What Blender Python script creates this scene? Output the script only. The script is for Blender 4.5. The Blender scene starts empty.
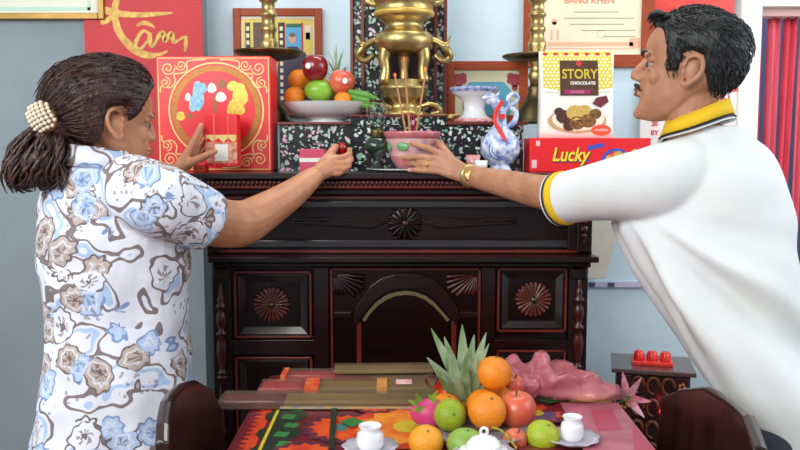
import bpy, bmesh, math, random
from mathutils import Vector, Matrix, noise
random.seed(7)
C = bpy.context.scene
COL = C.collection
PI = math.pi
# ------------------------------------------------------------------ camera, world, lights
FPX = 800.0
PITCH = math.radians(5.4)
HC = 1.27
cam_d = bpy.data.cameras.new('camera'); cam = bpy.data.objects.new('camera', cam_d); COL.objects.link(cam)
cam.location = (0, 0, HC); cam.rotation_euler = (PI/2 - PITCH, 0, 0)
cam_d.sensor_width = 36; cam_d.lens = 36.0; cam_d.clip_start = 0.05
C.camera = cam
w = bpy.data.worlds.new('daylight'); C.world = w; w.use_nodes = True
bg = w.node_tree.nodes['Background']; bg.inputs[0].default_value = (0.80, 0.90, 1.0, 1); bg.inputs[1].default_value = 0.5
def area(name, loc, target, sx, sy, power, col):
    d = bpy.data.lights.new(name, 'AREA'); d.shape = 'RECTANGLE'; d.size = sx; d.size_y = sy; d.energy = power; d.color = col
    o = bpy.data.objects.new(name, d); COL.objects.link(o); o.location = loc
    o.rotation_euler = (Vector(target)-Vector(loc)).to_track_quat('-Z', 'Y').to_euler(); return o
area('open_front_daylight', (-1.35, -1.0, 2.35), (0.1, 2.2, 1.1), 1.6, 1.5, 54, (1.0, 0.97, 0.93))
area('side_fill_light', (2.0, 0.9, 1.9), (0.2, 2.0, 1.1), 1.2, 1.4, 12, (0.9, 0.96, 1.0))  # weaker fill added from the right; that wall has no window
area('left_window_daylight', (-2.0, 0.7, 2.2), (-0.2, 2.3, 1.2), 1.2, 1.2, 22, (0.95, 0.98, 1.0))
area('far_room_fill_light', (1.4, 3.2, 2.6), (1.6, 3.8, 1.0), .8, .8, 14, (.85, .92, 1.0))  # unseen light added to brighten the room behind the curtain
area('alcove_fill_light', (2.15, 2.0, 1.7), (0.2, 2.75, 1.0), 1.0, 1.2, 16, (.9, .96, 1.0))  # added to lift the alcove wall and altar top, not a real window
area('ceiling_fill_light', (0.25, 2.2, 2.75), (0.25, 2.35, 0.0), 1.2, 0.2, 9, (1.0, 0.98, 0.94))  # overhead fill added to lift the wall; no lamp hangs there
C.view_settings.view_transform = 'Standard'; C.view_settings.look = 'None'
C.view_settings.gamma = 1; C.view_settings.use_curve_mapping = False
C.view_settings.exposure = 0.35

_f = Vector((0, math.cos(PITCH), -math.sin(PITCH))); _u = Vector((0, math.sin(PITCH), math.cos(PITCH)))
def P(px, py, Y):
    """point at distance Y in front of the camera plane that is seen at px, py"""
    d = _f + Vector(((px-400)/FPX, 0, 0)) + _u*(-(py-225)/FPX)
    return Vector((0, 0, HC)) + d*(Y/d.y)
PYR = 60          # picture height at which PX is exact
def PX(px, Y): return P(px, PYR, Y).x
def PZ(py, Y): return P(400, py, Y).z

# ------------------------------------------------------------------ materials
def s2l(c): return tuple(((v/255)/12.92 if v/255 <= 0.04045 else ((v/255+0.055)/1.055)**2.4) for v in c)
MATS = {}
def mat(name, rgb, rough=0.5, metal=0.0, var=0.0, vscale=20, bump=0.0, bscale=60, coat=0.0, trans=0.0, alpha=1.0,
        emit=None, estr=0, rgb2=None, stretch=None, spec=None, sss=0.0, ior=None, detail=4):
    if name in MATS: return MATS[name]
    m = bpy.data.materials.new(name); m.use_nodes = True; nt = m.node_tree; N = nt.nodes; L = nt.links
    b = N['Principled BSDF']; c = s2l(rgb) + (1,)
    b.inputs['Base Color'].default_value = c; b.inputs['Roughness'].default_value = rough; b.inputs['Metallic'].default_value = metal
    b.inputs['Coat Weight'].default_value = coat; b.inputs['Coat Roughness'].default_value = 0.12
    b.inputs['Transmission Weight'].default_value = trans; b.inputs['Alpha'].default_value = alpha
    if spec is not None: b.inputs['Specular IOR Level'].default_value = spec
    if ior: b.inputs['IOR'].default_value = ior
    if sss: b.inputs['Subsurface Weight'].default_value = sss; b.inputs['Subsurface Radius'].default_value = (.02, .008, .004)
    if emit: b.inputs['Emission Color'].default_value = s2l(emit)+(1,); b.inputs['Emission Strength'].default_value = estr
    if var or bump:
        tc = N.new('ShaderNodeTexCoord'); mp = N.new('ShaderNodeMapping'); L.new(tc.outputs['Object'], mp.inputs[0])
        if stretch: mp.inputs['Scale'].default_value = stretch
        if var:
            n = N.new('ShaderNodeTexNoise'); n.inputs['Scale'].default_value = vscale; n.inputs['Detail'].default_value = detail
            L.new(mp.outputs[0], n.inputs['Vector'])
            r = N.new('ShaderNodeValToRGB'); r.color_ramp.elements[0].position = 0.32; r.color_ramp.elements[1].position = 0.68
            c2 = s2l(rgb2) if rgb2 else tuple(v*(1-var) for v in c[:3])
            r.color_ramp.elements[0].color = c2+(1,); r.color_ramp.elements[1].color = c
            L.new(n.outputs['Fac'], r.inputs[0]); L.new(r.outputs[0], b.inputs['Base Color'])
        if bump:
            n2 = N.new('ShaderNodeTexNoise'); n2.inputs['Scale'].default_value = bscale; n2.inputs['Detail'].default_value = 5
            L.new(mp.outputs[0], n2.inputs['Vector'])
            bp = N.new('ShaderNodeBump'); bp.inputs['Strength'].default_value = bump; bp.inputs['Distance'].default_value = 0.01
            L.new(n2.outputs['Fac'], bp.inputs['Height']); L.new(bp.outputs[0], b.inputs['Normal'])
    MATS[name] = m; return m
def math_node(nt, op, a, b=None, c=None):
    n = nt.nodes.new('ShaderNodeMath'); n.operation = op
    for i, v in enumerate((a, b, c)):
        if v is None: continue
        if isinstance(v, (int, float)): n.inputs[i].default_value = v
        else: nt.links.new(v, n.inputs[i])
    return n.outputs[0]
def mix_node(nt, fac, a, b):
    n = nt.nodes.new('ShaderNodeMix'); n.data_type = 'RGBA'
    for s, v in ((0, fac), (6, a), (7, b)):
        if isinstance(v, (int, float)): n.inputs[s].default_value = v
        elif isinstance(v, tuple): n.inputs[s].default_value = v
        else: nt.links.new(v, n.inputs[s])
    return n.outputs[2]
def blouse_mat():
    m = bpy.data.materials.new('paisley_cotton'); m.use_nodes = True; nt = m.node_tree; N = nt.nodes; L = nt.links
    b = N['Principled BSDF']; b.inputs['Roughness'].default_value = 0.75
    tc = N.new('ShaderNodeTexCoord')
    n = N.new('ShaderNodeTexNoise'); n.inputs['Scale'].default_value = 9; n.inputs['Detail'].default_value = 2; L.new(tc.outputs['Object'], n.inputs['Vector'])
    mul = N.new('ShaderNodeVectorMath'); mul.operation = 'MULTIPLY_ADD'; L.new(n.outputs['Color'], mul.inputs[0]); mul.inputs[1].default_value = (.06, .06, .06); L.new(tc.outputs['Object'], mul.inputs[2])
    def vor(scale, feat='F1'):
        v = N.new('ShaderNodeTexVoronoi'); v.feature = feat; v.inputs['Scale'].default_value = scale; L.new(mul.outputs[0], v.inputs['Vector']); return v
    v1 = vor(15); sep = N.new('ShaderNodeSeparateColor'); L.new(v1.outputs['Color'], sep.inputs[0])
    d = v1.outputs['Distance']
    n2 = N.new('ShaderNodeTexNoise'); n2.inputs['Scale'].default_value = 14; n2.inputs['Detail'].default_value = 1; L.new(mul.outputs[0], n2.inputs['Vector'])
    white = s2l((216, 217, 228))+(1,); brown = s2l((92, 66, 60))+(1,); taupe = s2l((172, 152, 142))+(1,); blue = s2l((150, 182, 222))+(1,); dblue = s2l((104, 132, 178))+(1,)
    g = lambda x, t: math_node(nt, 'GREATER_THAN', x, t)
    lt = lambda x, t: math_node(nt, 'LESS_THAN', x, t)
    mu = lambda x, y: math_node(nt, 'MULTIPLY', x, y)
    dv = N.new('ShaderNodeVectorMath'); dv.operation = 'SUBTRACT'; L.new(mul.outputs[0], dv.inputs[0]); L.new(v1.outputs['Position'], dv.inputs[1])
    sx = N.new('ShaderNodeSeparateXYZ'); L.new(dv.outputs[0], sx.inputs[0])
    an = math_node(nt, 'ARCTAN2', sx.outputs[2], sx.outputs[0])
    pet = math_node(nt, 'SINE', math_node(nt, 'ADD', mu(an, 7.0), mu(d, 9.0)))        # petals that curl
    swl = math_node(nt, 'SINE', math_node(nt, 'ADD', an, mu(sep.outputs[2], 6.0)))     # one-sided tail: paisley drop
    dd = math_node(nt, 'ADD', math_node(nt, 'ADD', d, mu(pet, .035)), mu(swl, .10))
    inside = lt(dd, .46)
    c1 = mix_node(nt, mu(inside, mu(g(sep.outputs[0], .54), .85)), white, taupe)
    c1 = mix_node(nt, mu(inside, mu(lt(sep.outputs[0], .32), .7)), c1, blue)
    between = lambda x, lo, hi: mu(g(x, lo), lt(x, hi))
    oc_ = mix_node(nt, g(sep.outputs[0], .27), dblue, brown)
    c1 = mix_node(nt, mu(between(dd, .44, .50), .9), c1, oc_)
    c1 = mix_node(nt, mu(between(dd, .27, .33), .75), c1, white)
    c1 = mix_node(nt, mu(mu(between(dd, .12, .27), g(pet, .2)), .7), c1, oc_)
    c1 = mix_node(nt, mu(lt(dd, .07), .9), c1, oc_)
    a = math_node(nt, 'ABSOLUTE', math_node(nt, 'SUBTRACT', n2.outputs['Fac'], .5))
    c1 = mix_node(nt, mu(mu(lt(a, .022), g(dd, .5)), .85), c1, brown)
    a2 = math_node(nt, 'ABSOLUTE', math_node(nt, 'SUBTRACT', n2.outputs['Fac'], .60))
    c1 = mix_node(nt, mu(mu(lt(a2, .03), g(dd, .5)), .8), c1, blue)
    # dots
    v2 = vor(75); c1 = mix_node(nt, mu(lt(v2.outputs['Distance'], .30), mu(g(sep.outputs[2], .6), .55)), c1, brown)
    L.new(c1, b.inputs['Base Color'])
    n3 = N.new('ShaderNodeTexNoise'); n3.inputs['Scale'].default_value = 14; L.new(tc.outputs['Object'], n3.inputs['Vector'])
    bp = N.new('ShaderNodeBump'); bp.inputs['Strength'].default_value = .5; bp.inputs['Distance'].default_value = .02; L.new(n3.outputs['Fac'], bp.inputs['Height']); L.new(bp.outputs[0], b.inputs['Normal'])
    return m
def inlay_mat():
    m = bpy.data.materials.new('black_lacquer_pearl_inlay'); m.use_nodes = True; nt = m.node_tree; N = nt.nodes; L = nt.links
    b = N['Principled BSDF']; b.inputs['Roughness'].default_value = 0.2
    tc = N.new('ShaderNodeTexCoord')
    n = N.new('ShaderNodeTexNoise'); n.inputs['Scale'].default_value = 30; L.new(tc.outputs['Object'], n.inputs['Vector'])
    mul = N.new('ShaderNodeVectorMath'); mul.operation = 'MULTIPLY_ADD'; L.new(n.outputs['Color'], mul.inputs[0]); mul.inputs[1].default_value = (.03, .03, .03); L.new(tc.outputs['Object'], mul.inputs[2])
    v = N.new('ShaderNodeTexVoronoi'); v.inputs['Scale'].default_value = 85; L.new(mul.outputs[0], v.inputs['Vector'])
    sep = N.new('ShaderNodeSeparateColor'); L.new(v.outputs['Color'], sep.inputs[0])
    msk = math_node(nt, 'MULTIPLY', math_node(nt, 'LESS_THAN', v.outputs['Distance'], .50), math_node(nt, 'GREATER_THAN', sep.outputs[0], .38))
    hue = mix_node(nt, sep.outputs[1], s2l((226, 232, 222))+(1,), s2l((120, 170, 150))+(1,))
    hue = mix_node(nt, math_node(nt, 'GREATER_THAN', sep.outputs[2], .8), hue, s2l((215, 180, 200))+(1,))
    L.new(mix_node(nt, msk, s2l((14, 14, 16))+(1,), hue), b.inputs['Base Color'])
    return m
wood = mat('dark_rosewood_lacquer', (40, 12, 11), 0.28, var=0.6, vscale=6, rgb2=(16, 5, 5), coat=0.15, spec=.35, stretch=(1, 4, 14), bump=0.03, bscale=14)
wood_d = mat('near_black_rosewood', (28, 8, 7), 0.26, var=0.5, vscale=8, coat=0.08, spec=.25, stretch=(1, 4, 10))
wood_r = mat('red_edge_rosewood', (118, 38, 24), 0.32, var=0.4, vscale=20, coat=0.1)
wood_m = mat('carved_red_rosewood', (72, 20, 15), 0.32, var=0.5, vscale=40, coat=0.1)
orange_wood = mat('orange_varnished_wood', (160, 68, 30), 0.5, var=0.3, vscale=14, stretch=(1, 1, 8), spec=.3)
brass = mat('aged_brass', (206, 180, 116), 0.30, metal=.9, var=0.5, vscale=25, rgb2=(150, 128, 80), bump=0.08, bscale=120)
brass_d = mat('dull_dark_brass', (120, 106, 66), 0.4, metal=0.9, var=0.5, vscale=20, rgb2=(66, 60, 40))
gold_print = mat('gold_print', (222, 186, 92), 0.38, metal=0.35, var=0.2, vscale=60)
gold_pale = mat('pale_gold_print', (240, 214, 130), 0.45, var=0.15, vscale=50)
porcelain = mat('white_porcelain', (232, 234, 236), 0.12, coat=0.5)
skin_m = mat('tanned_skin_man', (188, 134, 102), 0.5, var=0.22, vscale=28, rgb2=(164, 110, 80), bump=0.06, bscale=180, sss=0.08)
skin_w = mat('tanned_skin_woman', (198, 140, 104), 0.48, var=0.18, vscale=24, rgb2=(178, 116, 82), bump=0.05, bscale=180, sss=0.08)
hair_m = mat('black_hair', (24, 22, 22), 0.42, var=0.5, vscale=90, bump=0.5, bscale=160, stretch=(1, 1, .25))
hair_w = mat('dark_brown_hair', (72, 38, 32), 0.38, var=0.6, vscale=70, rgb2=(34, 18, 16), bump=0.5, bscale=120, stretch=(1, 1, .5))
inlay = inlay_mat()
red_box = mat('glossy_red_card', (228, 28, 38), 0.35)
white_print = mat('white_print', (240, 236, 226), 0.5)
black_print = mat('black_print', (30, 26, 26), 0.5)

# ------------------------------------------------------------------ mesh builder
class MB:
    def __init__(s): s.v = []; s.f = []; s.m = []; s.sm = []; s.cm = 0
    def add(s, vs, fs, smooth=False):
        o = len(s.v); s.v += [tuple(v) for v in vs]
        for f in fs: s.f.append([i+o for i in f]); s.m.append(s.cm); s.sm.append(smooth)
        return s
    def use(s, i): s.cm = i; return s
    def box(s, a, b, rot=None, piv=None):
        x0, y0, z0 = a; x1, y1, z1 = b
        vs = [Vector(p) for p in ((x0,y0,z0),(x1,y0,z0),(x1,y1,z0),(x0,y1,z0),(x0,y0,z1),(x1,y0,z1),(x1,y1,z1),(x0,y1,z1))]
        if rot:
            pv = Vector(piv) if piv else sum(vs, Vector())/8; vs = [rot @ (v-pv) + pv for v in vs]
        return s.add(vs, [(0,3,2,1),(4,5,6,7),(0,1,5,4),(1,2,6,5),(2,3,7,6),(3,0,4,7)])
    def lathe(s, prof, c=(0,0,0), n=28, smooth=True, sq=(1,1), rot=None):
        """prof: (r, z) from bottom to top, closed at the ends"""
        c = Vector(c); vs = []; fs = []
        for r, z in prof:
            r = max(r, 1e-5)
            for k in range(n):
                t = 2*PI*k/n; v = Vector((r*math.cos(t)*sq[0], r*math.sin(t)*sq[1], z))
                if rot: v = rot @ v
                vs.append(v+c)
        for i in range(len(prof)-1):
            for k in range(n):
                a = i*n+k; b = i*n+(k+1) % n; fs.append((a, b, b+n, a+n))
        fs.append(tuple(range(n-1, -1, -1))); fs.append(tuple((len(prof)-1)*n+k for k in range(n)))
        return s.add(vs, fs, smooth)
    def ell(s, c, r, rot=None, n=20, m=12):
        prof = [(math.cos(-PI/2+PI*i/m), math.sin(-PI/2+PI*i/m)) for i in range(m+1)]
        c = Vector(c); vs = []; fs = []
        for a, z in prof:
            a = max(a, 1e-4)
            for k in range(n):
                t = 2*PI*k/n; v = Vector((a*math.cos(t)*r[0], a*math.sin(t)*r[1], z*r[2]))
                if rot: v = rot @ v
                vs.append(v+c)
        for i in range(m):
            for k in range(n):
                a = i*n+k; b = i*n+(k+1) % n; fs.append((a, b, b+n, a+n))
        fs.append(tuple(range(n-1, -1, -1))); fs.append(tuple(m*n+k for k in range(n)))
        return s.add(vs, fs, True)
    def rings(s, rings, smooth=True, cap=True, closed=False):
        n = len(rings[0]); vs = [p for r in rings for p in r]; fs = []; R = len(rings)
        for i in range(R if closed else R-1):
            j = (i+1) % R
            for k in range(n): fs.append((i*n+k, i*n+(k+1) % n, j*n+(k+1) % n, j*n+k))
        if cap and not closed: fs.append(tuple(range(n-1, -1, -1))); fs.append(tuple((R-1)*n+k for k in range(n)))
        return s.add(vs, fs, smooth)
    def tube(s, pts, rad, n=10, rnd=True, flat=1.0, fdir=None, sub=0, smooth=True):
        """tube through points with radius per point; rnd rounds the ends; flat squashes along fdir"""
        pts = [Vector(p) for p in pts]
        if isinstance(rad, (int, float)): rad = [rad]*len(pts)
        if sub and len(pts) > 2:
            q = []; rr = []
            for i in range(len(pts)-1):
                p0 = pts[max(i-1, 0)]; p1 = pts[i]; p2 = pts[i+1]; p3 = pts[min(i+2, len(pts)-1)]
                for k in range(sub):
                    t = k/sub
                    q.append(0.5*((2*p1)+(p2-p0)*t+(2*p0-5*p1+4*p2-p3)*t*t+(3*p1-p0-3*p2+p3)*t**3)); rr.append(rad[i]*(1-t)+rad[i+1]*t)
            q.append(pts[-1]); rr.append(rad[-1]); pts = q; rad = rr
        if rnd:
            d0 = (pts[0]-pts[1]).normalized(); d1 = (pts[-1]-pts[-2]).normalized()
            a, b = [], []
            for t in (1.0, .9, .6, .3):
                a.append((pts[0]+d0*rad[0]*t, rad[0]*math.sqrt(max(1-t*t, 1e-4)))); b.append((pts[-1]+d1*rad[-1]*t, rad[-1]*math.sqrt(max(1-t*t, 1e-4))))
            pts = [x[0] for x in a]+pts+[x[0] for x in reversed(b)]; rad = [x[1] for x in a]+list(rad)+[x[1] for x in reversed(b)]
        rings = []; up = Vector(fdir) if fdir is not None else Vector((0, 0, 1))
        prev = None
        for i, p in enumerate(pts):
            t = (pts[min(i+1, len(pts)-1)]-pts[max(i-1, 0)]).normalized()
            if fdir is not None: u = (up - t*up.dot(t)).normalized()
            elif prev is None:
                g = Vector((0, 0, 1)) if abs(t.z) < .9 else Vector((1, 0, 0)); u = (g-t*g.dot(t)).normalized()
            else: u = (prev-t*prev.dot(t)).normalized()
            prev = u; v = t.cross(u)
            rings.append([p + u*(math.cos(2*PI*k/n)*rad[i]*flat) + v*(math.sin(2*PI*k/n)*rad[i]) for k in range(n)])
        return s.rings(rings, smooth)
    def prism(s, poly, fr, h, base=0.0):
        """poly in uv on frame fr=(o,u,v,n), extruded by h along n"""
        o, u, v, nn = fr; n = len(poly)
        area = sum(poly[i][0]*poly[(i+1) % n][1]-poly[(i+1) % n][0]*poly[i][1] for i in range(n))
        if area < 0: poly = poly[::-1]
        A = [o+u*p[0]+v*p[1]+nn*base for p in poly]; B = [o+u*p[0]+v*p[1]+nn*(base+h) for p in poly]
        fs = [tuple(range(n, 2*n)), tuple(range(n-1, -1, -1))]+[(i, (i+1) % n, n+(i+1) % n, n+i) for i in range(n)]
        return s.add(A+B, fs)
    def flat(s, poly, fr, e=0.0005):
        o, u, v, nn = fr; n = len(poly)
        area = sum(poly[i][0]*poly[(i+1) % n][1]-poly[(i+1) % n][0]*poly[i][1] for i in range(n))
        if area < 0: poly = poly[::-1]
        return s.add([o+u*p[0]+v*p[1]+nn*e for p in poly], [tuple(range(n))])
    def stroke(s, pts, w, fr, e=0.0005, sub=6):
        """brush stroke: pts uv, w width per point or number"""
        P2 = [Vector((p[0], p[1], 0)) for p in pts]
        if isinstance(w, (int, float)): w = [w]*len(P2)
        q, ww = [], []
        for i in range(len(P2)-1):
            p0 = P2[max(i-1, 0)]; p1 = P2[i]; p2 = P2[i+1]; p3 = P2[min(i+2, len(P2)-1)]
            for k in range(sub):
                t = k/sub; q.append(0.5*((2*p1)+(p2-p0)*t+(2*p0-5*p1+4*p2-p3)*t*t+(3*p1-p0-3*p2+p3)*t**3)); ww.append(w[i]*(1-t)+w[i+1]*t)
        q.append(P2[-1]); ww.append(w[-1])
        o, u, v, nn = fr; vs = []
        for i, p in enumerate(q):
            t = (q[min(i+1, len(q)-1)]-q[max(i-1, 0)]); t.normalize(); nx = Vector((-t.y, t.x, 0))
            for sg in (1, -1):
                z = p+nx*(sg*ww[i]/2); vs.append(o+u*z.x+v*z.y+nn*e)
        return s.add(vs, [(2*i, 2*i+1, 2*i+3, 2*i+2) for i in range(len(q)-1)])
    def text(s, txt, size, pos, fr, e=0.0006, align='CENTER', shear=0.0, bold=0.0, sx=1.0):
        cu = bpy.data.curves.new('t', 'FONT'); cu.body = txt; cu.size = size; cu.align_x = align; cu.shear = shear; cu.offset = bold; cu.resolution_u = 3
        ob = bpy.data.objects.new('t', cu); COL.objects.link(ob)
        dg = bpy.context.evaluated_depsgraph_get(); me = bpy.data.meshes.new_from_object(ob.evaluated_get(dg))
        o, u, v, nn = fr
        s.add([o+u*(p.co.x*sx+pos[0])+v*(p.co.y+pos[1])+nn*e for p in me.vertices], [tuple(f.vertices) for f in me.polygons])
        bpy.data.objects.remove(ob); bpy.data.curves.remove(cu); bpy.data.meshes.remove(me); return s
    def build(s, name, mats, parent=None, bevel=0.0, origin=None, seg=2, remesh=0, smooth_it=0, sub=0, solid=0, label=None):
        me = bpy.data.meshes.new(name)
        if parent is not None: org = parent.matrix_world.translation if origin is None else Vector(origin)
        else:
            org = Vector(origin) if origin is not None else Vector((sum(v[0] for v in s.v)/len(s.v), sum(v[1] for v in s.v)/len(s.v), min(v[2] for v in s.v)))
        me.from_pydata([tuple(Vector(v)-org) for v in s.v], [], s.f)
        if not isinstance(mats, (list, tuple)): mats = [mats]
        for m in mats: me.materials.append(m)
        me.polygons.foreach_set('material_index', s.m); me.polygons.foreach_set('use_smooth', s.sm); me.update()
        o = bpy.data.objects.new(name, me); COL.objects.link(o)
        o.location = org
        if parent is not None:
            o.parent = parent; o.location = org - WL[parent.name]
            WL[o.name] = org.copy()
        else: WL[o.name] = org.copy()
        if label: o['label'] = label
        if remesh:
            r = o.modifiers.new('r', 'REMESH'); r.mode = 'VOXEL'; r.voxel_size = remesh; r.use_smooth_shade = True
        if smooth_it:
            r = o.modifiers.new('s', 'SMOOTH'); r.factor = 0.5; r.iterations = smooth_it
        if solid:
            r = o.modifiers.new('so', 'SOLIDIFY'); r.thickness = solid; r.offset = 0
        if bevel:
            r = o.modifiers.new('b', 'BEVEL'); r.width = bevel; r.segments = seg; r.limit_method = 'ANGLE'
        if sub:
            r = o.modifiers.new('u', 'SUBSURF'); r.levels = sub; r.render_levels = sub
        return o
WL = {}
def thing(name, loc, label, cat, group=None):
    o = bpy.data.objects.new(name, None); COL.objects.link(o); o.location = loc; o.empty_display_size = .05
    WL[o.name] = Vector(loc); o.matrix_world.translation = Vector(loc)
    return tag(o, label, cat, group)
def tag(o, label=None, cat=None, group=None, kind=None):
    if label: o['label'] = label
    if cat: o['category'] = cat
    if group: o['group'] = group
    if kind: o['kind'] = kind
    return o
_b0 = MB.build
def _build(s, name, mats, parent=None, **k):
    if parent is not None and k.get('origin') is None: k['origin'] = WL[parent.name]
    return _b0(s, name, mats, parent, **k)
MB.build = _build
X_, Y_, Z_ = Vector((1,0,0)), Vector((0,1,0)), Vector((0,0,1))
def front(x, y, z): return (Vector((x, y, z)), X_, Z_, -Y_)      # frame of a face that looks at the room (-Y)
def ring_poly(r, n=40, cx=0, cy=0, sy=1): return [(cx+r*math.cos(2*PI*k/n), cy+sy*r*math.sin(2*PI*k/n)) for k in range(n)]
def circle_stroke(r, cx=0, cy=0, n=24, a0=0, a1=2*PI): return [(cx+r*math.cos(a0+(a1-a0)*k/n), cy+r*math.sin(a0+(a1-a0)*k/n)) for k in range(n+1)]

# ================================================================== THE SETTING
YW = 2.78           # alcove wall
YL = 2.66           # proud grey wall at the left
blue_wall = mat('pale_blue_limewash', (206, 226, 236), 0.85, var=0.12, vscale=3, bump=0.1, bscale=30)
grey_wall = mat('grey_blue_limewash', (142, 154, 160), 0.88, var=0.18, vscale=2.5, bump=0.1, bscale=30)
white_paint = mat('white_gloss_paint', (226, 226, 218), 0.4)
xc = PX(199, YL)
xd0, xd1 = PX(736, YW), 2.3      # door frame's outer left edge
b = MB().box((xc, YW, 0), (xd0, YW+.12, 3.0)); tag(b.build('wall_back', blue_wall), kind='structure')
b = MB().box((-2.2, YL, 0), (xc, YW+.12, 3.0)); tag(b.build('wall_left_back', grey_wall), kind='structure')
b = MB().box((-2.3, -1.5, 0), (-2.2, YL+.2, 3.0)); tag(b.build('wall_left', blue_wall), kind='structure')
b = MB().box((2.2, -1.5, 0), (2.3, YW, 3.0)); tag(b.build('wall_right', blue_wall), kind='structure')
b = MB().box((xd0, YW, 2.45), (2.3, YW+.12, 3.0)); tag(b.build('wall_above_door', blue_wall), kind='structure')
b = MB().box((-2.3, -1.5, 3.0), (2.3, 4.4, 3.08)); tag(b.build('ceiling', mat('ceiling_white', (222, 224, 222), 0.9)), kind='structure')
fl = MB().box((-2.3, -1.5, -.06), (2.3, 4.4, -.004)).build('floor', mat('tile_joint', (70, 46, 36), 0.8)); tag(fl, kind='structure')
tile_m = mat('brown_floor_tile', (128, 74, 52), 0.3, var=0.3, vscale=7, coat=0.2)
tb = None
for i in range(11):
    for j in range(11):
        x = -2.2+.4*i; y = -1.5+.4*j
        if tb is None:
            tb = MB().box((x+.003, y+.003, -.004), (x+.397, y+.397, 0.0)).build('tile', tile_m, fl, origin=(x, y, 0), bevel=.001)
        else:
            o = tb.copy(); COL.objects.link(o); o.location = Vector((x, y, 0)) - WL['floor']
# door at the right: white frame, dark room behind, red curtain strips
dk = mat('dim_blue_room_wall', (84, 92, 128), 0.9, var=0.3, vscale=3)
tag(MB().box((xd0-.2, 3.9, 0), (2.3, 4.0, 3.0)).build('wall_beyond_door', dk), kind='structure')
xf = PX(757, YW)
df = MB().box((xd0, YW-.03, 0), (xf, YW+.13, 2.45)).box((xf, YW-.03, PZ(8, YW)), (2.2, YW+.13, 2.45)).build('door_1', white_paint, bevel=.004); tag(df, kind='structure')
MB().box((xf, YW+.005, PZ(16, YW)), (2.2, YW+.03, PZ(8, YW))).build('head_board', mat('pinkish_wood', (190, 150, 140), .5), df)
cur = thing('door_curtain', (xf, YW+.06, 0), 'red and pink sheer curtain hanging in narrow strips across the doorway', 'curtain')
cur_m = [mat('red_curtain', (226, 62, 84), .7, var=.35, vscale=18, stretch=(4, 4, .4)), mat('pink_curtain', (240, 96, 116), .7, var=.3, vscale=18, stretch=(4, 4, .4))]
cx = xf+.004
for i in range(12):
    wtop = .034+.010*random.random(); wb = wtop*(.60+.25*random.random())
    rows = []
    for k in range(25):
        t = k/24; z = PZ(15, YW)*(1-t)+.06*t; ww = wtop*(1-t)+wb*t; c0 = cx+wtop/2+.004*math.sin(4*t+i)
        rows.append([Vector((c0+ww*(s-.5), YW+.06+.010*math.sin(s*9+i+2*t), z)) for s in [q/6 for q in range(7)]])
    mb = MB(); vs = [p for r in rows for p in r]
    mb.add(vs, [(a*7+q, (a+1)*7+q, (a+1)*7+q+1, a*7+q+1) for a in range(24) for q in range(6)], True)
    mb.build('curtain_strip', cur_m[i % 2], cur, solid=.002)
    cx += wtop+.016
MB().tube([(xf, YW+.06, PZ(14, YW)), (2.2, YW+.06, PZ(14, YW))], .006, rnd=False).build('curtain_rod', white_paint, cur)
# conduit on the wall
tr = MB().box((PX(578, YW), YW-.014, PZ(287, YW)), (1.1, YW, PZ(281, YW))); o = tr.build('trim_1', mat('lilac_white_plastic', (196, 190, 214), .4), bevel=.002); tag(o, kind='structure')
for px in (593, 613):
    MB().box((PX(px, YW), YW-.018, PZ(286, YW)), (PX(px+6, YW), YW-.013, PZ(282, YW))).build('conduit_clip', mat('dark_clip', (70, 70, 110), .4), o)
PYR = 235
# cream board leaning behind altar
fr = front(0, 2.74, 0)
def pp(px, py, Y): q = P(px, py, Y); return (q.x, q.z)
o = MB().prism([pp(540, 180, 2.74), pp(560, 200, 2.74), pp(628, 200, 2.74), pp(604, 278, 2.74), pp(540, 278, 2.74)], fr, .012).build('leaning_board', mat('cream_board', (214, 206, 190), .7, var=.1), bevel=.002)
tag(o, 'cream slanted-edge board against the wall behind the right end of the altar', 'board')
o = MB().prism([pp(192, 226, 2.64), pp(262, 226, 2.64), pp(262, 244, 2.64), pp(192, 244, 2.64)], front(0, 2.64, 0), .012).build('shelf_board', mat('cream_board', (214, 206, 190)), bevel=.002)
tag(o, 'short cream board just behind the left end of the altar', 'board')

# ================================================================== ALTAR
YA = 2.12                       # front face of the cabinet body
ZT = PZ(173, 2.10)              # top surface
alt = thing('altar_cabinet', (0, 2.35, 0), 'tall dark rosewood ancestral altar cabinet with carved panels and beaded top edge', 'altar')
xl, xr = PX(211, YA), PX(589, YA)
YB = 2.58
def bar(mb, px0, px1, py0, py1, yf, yb, Yref=None):
    Yr = Yref or yf
    return mb.box((PX(px0, Yr), yf, PZ(py1, Yr)), (PX(px1, Yr), yb, PZ(py0, Yr)))
MB().box((PX(190, 2.08), 2.075, ZT-.016), (PX(606, 2.08), YB+.05, ZT)).build('top_board', wood, alt, bevel=.003)
mb = MB(); x = PX(192, 2.08)
while x < PX(604, 2.08):
    mb.ell((x, 2.083, ZT-.026), (.0052, .006, .0085), n=8, m=6); x += .0115
o = mb.build('bead_trim', wood_m, alt); o['kind'] = 'stuff'
bar(MB(), 193, 603, 181, 189, 2.085, YB).build('moulding', wood_r, alt, bevel=.004)
bar(MB(), 198, 598, 188, 196, 2.10, YB).build('moulding', wood_d, alt, bevel=.006, seg=3)
bar(MB(), 207, 592, 195, 257, YA+.008, YB).build('frieze_body', wood_d, alt)
bar(MB(), 216, 582, 196, 199, YA-.002, YA+.01).build('frieze_edge', wood_r, alt, bevel=.001)
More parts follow.
